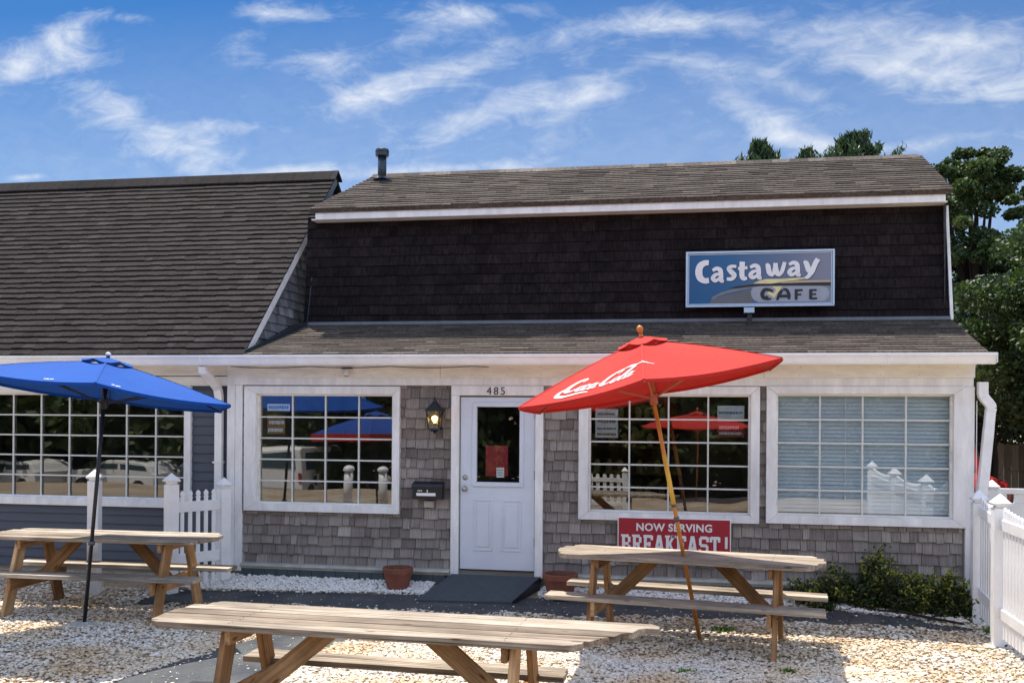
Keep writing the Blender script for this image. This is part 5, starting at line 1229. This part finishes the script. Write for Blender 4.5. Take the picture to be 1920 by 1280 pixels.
def pine(label, x, y, H_, R_, n=7000):
    t = thing('pine_tree', label, 'tree', (x,y,.18), group='pines behind the cafe roof'); base = Vector((x,y,.18))
    mb = MB(); mb.tube([base, base+Vector((0,0,H_*.5)), base+Vector((0.03,0,H_*.98))], [.18,.10,.01], 8)
    P = []; T = []; D_ = []
    z = H_*.45
    while z < H_*.995:
        nb = 6; r = R_*min(1, ((H_-z)/(H_*.26)))**.8
        for i in range(nb):
            a = RNG.uniform(0,6.283); rr_ = r*RNG.uniform(.6,1.15); d = np.array([math.cos(a),math.sin(a),RNG.uniform(.4,1.2)]); e = np.array([x,y,.18+z])+d*rr_
            mb.tube([(x,y,.18+z), tuple(e)], [.02,.005], 5, cap=False)
            k = int(n/(nb*26)); f = RNG.uniform(.25,1.05,k)[:,None]; p = np.array([x,y,.18+z])+d*rr_*f+RNG.normal(0,.07,(k,3)); P.append(p); T.append(np.clip(RNG.normal(.5,.2,k),0,1))
        z += H_*.022
    mb.build('trunk', 'bark', t)
    P = np.concatenate(P); T = np.concatenate(T); V_, T2 = leaf_quads(P, .055, T, elong=4.5, updir=np.array([0,0,.7]))
    leaf_object('crown', V_, T2, 'needle', t)
pine('pine top left of the three above the roof ridge', 2.02, 32, 10.40, 1.2, 22000)
pine('smallest middle pine top above the roof ridge', 3.48, 32.3, 10.2, .95, 18000)
pine('widest pine top, right of the three above the roof ridge', 4.85, 32, 10.5, 1.45, 28000)
# weedy shrubs along the wall under the right window
def shrub(label, x, y, h, r, n, seed, yellow=.5):
    t = thing('wall_shrub', label, 'shrub', (x,y,gz(y)-.02), group='weedy shrubs under the right window'); z0 = gz(y)
    mb = MB(); P = []; T = []; ns = 26
    for i in range(ns):
        a = RNG.uniform(0,6.283); rr_ = r*math.sqrt(RNG.uniform(0,1)); hh = h*RNG.uniform(.22,1.0)**1.3*(1-.25*rr_/r)
        b_ = np.array([x+RNG.uniform(-.4,.4)*r, y+RNG.uniform(-.3,.3)*r, z0]); e = np.array([x+rr_*math.cos(a), min(11.27, y+rr_*.55*math.sin(a)), z0+hh])
        mid = (b_+e)/2+np.array([RNG.normal(0,.03),RNG.normal(0,.02),.05*h]); mb.tube([tuple(b_),tuple(mid),tuple(e)], [.005,.004,.002], 5, cap=False)
        k = n//ns; f = (RNG.uniform(.05,1.0,k)**1.4)[:,None]; p = b_*(1-f)**2+2*mid*f*(1-f)+e*f**2+RNG.normal(0,.030,(k,3)); P.append(p)
        tt = RNG.normal(.35,.18,k)+(f[:,0] > .85)*yellow*RNG.uniform(0,1,k); T.append(np.clip(tt,0,1))
    mb.build('stems', 'bark', t)
    P = np.concatenate(P); P[:,1] = np.minimum(P[:,1], 11.30); P[:,2] = np.maximum(P[:,2], z0+.005); T = np.concatenate(T); V_, T2 = leaf_quads(P, .024, T, elong=1.8)
    leaf_object('foliage', V_, T2, 'weed', t)
shrub('leftmost low weedy shrub, beside the table with the red umbrella', 1.38, 11.10, .46, .42, 4600, 1, .7)
shrub('tallest weedy shrub with wispy tops reaching the right window sill', 1.84, 11.14, .82, .46, 5400, 2, .7)
shrub('yellow-tipped weedy shrub under the middle of the right window', 2.24, 11.02, .54, .44, 6400, 3, 1.0)
shrub('weedy shrub in front of the right corner board', 2.60, 10.92, .60, .32, 5200, 4, .9)
shrub('lowest weedy shrub against the far post of the right fence', 2.84, 10.85, .42, .22, 2600, 5, .7)
# fallen twigs
tw = thing('fallen_branch', 'bare fallen branch lying at the end of the asphalt by the right fence', 'branch', (2.3,10.72,.05))
mb = MB(); mb.tube([(1.75,10.98,.10),(2.1,10.86,.12),(2.4,10.72,.09),(2.68,10.58,.07)], [.010,.014,.016,.012], 6); mb.build('limb', 'bark', tw)
for (a, b_) in (((2.1,10.86,.12),(2.0,10.70,.20)),((2.4,10.72,.09),(2.62,10.76,.20)),((2.25,10.8,.1),(2.45,10.95,.16)),((1.9,10.93,.1),(1.75,10.85,.17))):
    mb = MB(); mb.tube([a, ((a[0]+b_[0])/2+.03,(a[1]+b_[1])/2,(a[2]+b_[2])/2+.02), b_], [.008,.006,.003], 5); mb.build('twig', 'bark', tw)
mb = MB()
for i in range(520):
    x = random.uniform(-6.5, 3.0); y = random.uniform(8.2, 11.0)
    if random.random() < .5: x, y = random.uniform(.9, 2.8), random.uniform(10.0, 10.9)
    a = random.uniform(0, 6.28); l = random.uniform(.012, .034); u_ = Vector((math.cos(a), math.sin(a), random.uniform(-.3,.3)))*l; v_ = Vector((-math.sin(a), math.cos(a), random.uniform(-.3,.3)))*l*.45; c_ = Vector((x, y, gz(y)+.034))
    mb.add([c_-u_, c_+v_, c_+u_, c_-v_], [(0,1,2,3)], tint=random.random())
tag(mb.build('dry_leaves', 'dryleaf'), 'small dry brown leaves scattered over the gravel and asphalt', 'leaves', kind='stuff')
# weeds in the gravel
def tuft(label, x, y, r, n, h):
    mb = MB()
    for i in range(n):
        a = random.uniform(0,6.28); q = Vector((x+random.gauss(0,r*.4), y+random.gauss(0,r*.3), gz(y)+.01)); l = random.uniform(.4,1)*h; e = q+Vector((math.cos(a)*l*.7,math.sin(a)*l*.7,l)); s = Vector((-math.sin(a),math.cos(a),0))*.005
        mb.add([q-s,q+s,(q+e)/2+s*1.3+Vector((0,0,l*.1)),e,(q+e)/2-s*1.3+Vector((0,0,l*.1))], [(0,1,2,3,4)], tint=random.random())
    tag(mb.build('weed_tuft', 'grass'), label, 'weed', 'weeds sprouting in the gravel')
tuft('bright green weed tuft in the sun under the table with the red umbrella', .32, 10.02, .14, 120, .05)
tuft('flat dark weed in the shade of the red umbrella', -.02, 8.38, .12, 70, .035)
tuft('small weed tuft near the right table legs', .80, 8.53, .08, 60, .05)
tuft('pale weed tuft at the foot of the right picket fence', 2.86, 10.35, .07, 60, .09)

# ---------------------------------------------------------------- what the windows reflect: the yard behind the viewer
umbrella('striped_umbrella', 'blue umbrella with red edge, reflected in the left cafe window', (-6.0,4.3,0), (-6.0,4.3,2.14), 1.35, .42, .3, 'navy', 'black', ribmat='black', valance='red')
umbrella('market_umbrella', 'second red umbrella, reflected in the middle cafe window', (.1,-2.0,0), (.1,-2.0,2.20), 1.35, .40, .2, 'red', 'orangewood', cap='wood')
picket_fence('white picket fence to the right behind the viewer, reflected in the middle window', [(-3.2,1.25),(-1.4,1.2)], [1.0,1.0], .82, .15, .08, [.2,.68], pointed=False)
for i, (x, y, h) in enumerate([(-40,-4,7.5),(-33,-7,7),(-27,-9,7.5),(-21,-10,8),(-15,-11,7.5),(-9,-12,8),(-3,-13,8),(3,-12,8),(9,-13,7.5)]):
    lb = ['broad dark tree', 'tall dark tree', 'bushy tree'][i % 3]
    broad_tree('%s across the road, %s from the left, seen only in window reflections' % (lb, ['first','second','third','fourth','fifth','sixth','seventh','eighth','ninth'][i]), (x,y-4,-1.15), h, 3.6, 60, 9000, .30, 'leaf', zlow=.05, clump=1.2, group='trees across the road behind the viewer', limbs=3)
# dense hedge closing the gaps between them
n = 26000; hx = RNG.uniform(-60, 22, n); hy = np.interp(hx, [-60,-40,-20,-5,22], [4,-7,-13,-16,-16])+RNG.uniform(-.7,.7,n); hy -= 4; hz = -1.15+4.2*RNG.uniform(0,1,n)**.8*(1+.12*np.sin(hx*1.3)+.1*np.sin(hx*3.1))
V_, T2 = leaf_quads(np.stack([hx,hy,hz],1), .42, np.clip(RNG.normal(.4,.2,n),0,1))
tag(leaf_object('hedge', V_, T2, 'leafdark'), 'long dense hedge across the road, reflected dark in the windows', 'hedge', kind='stuff')
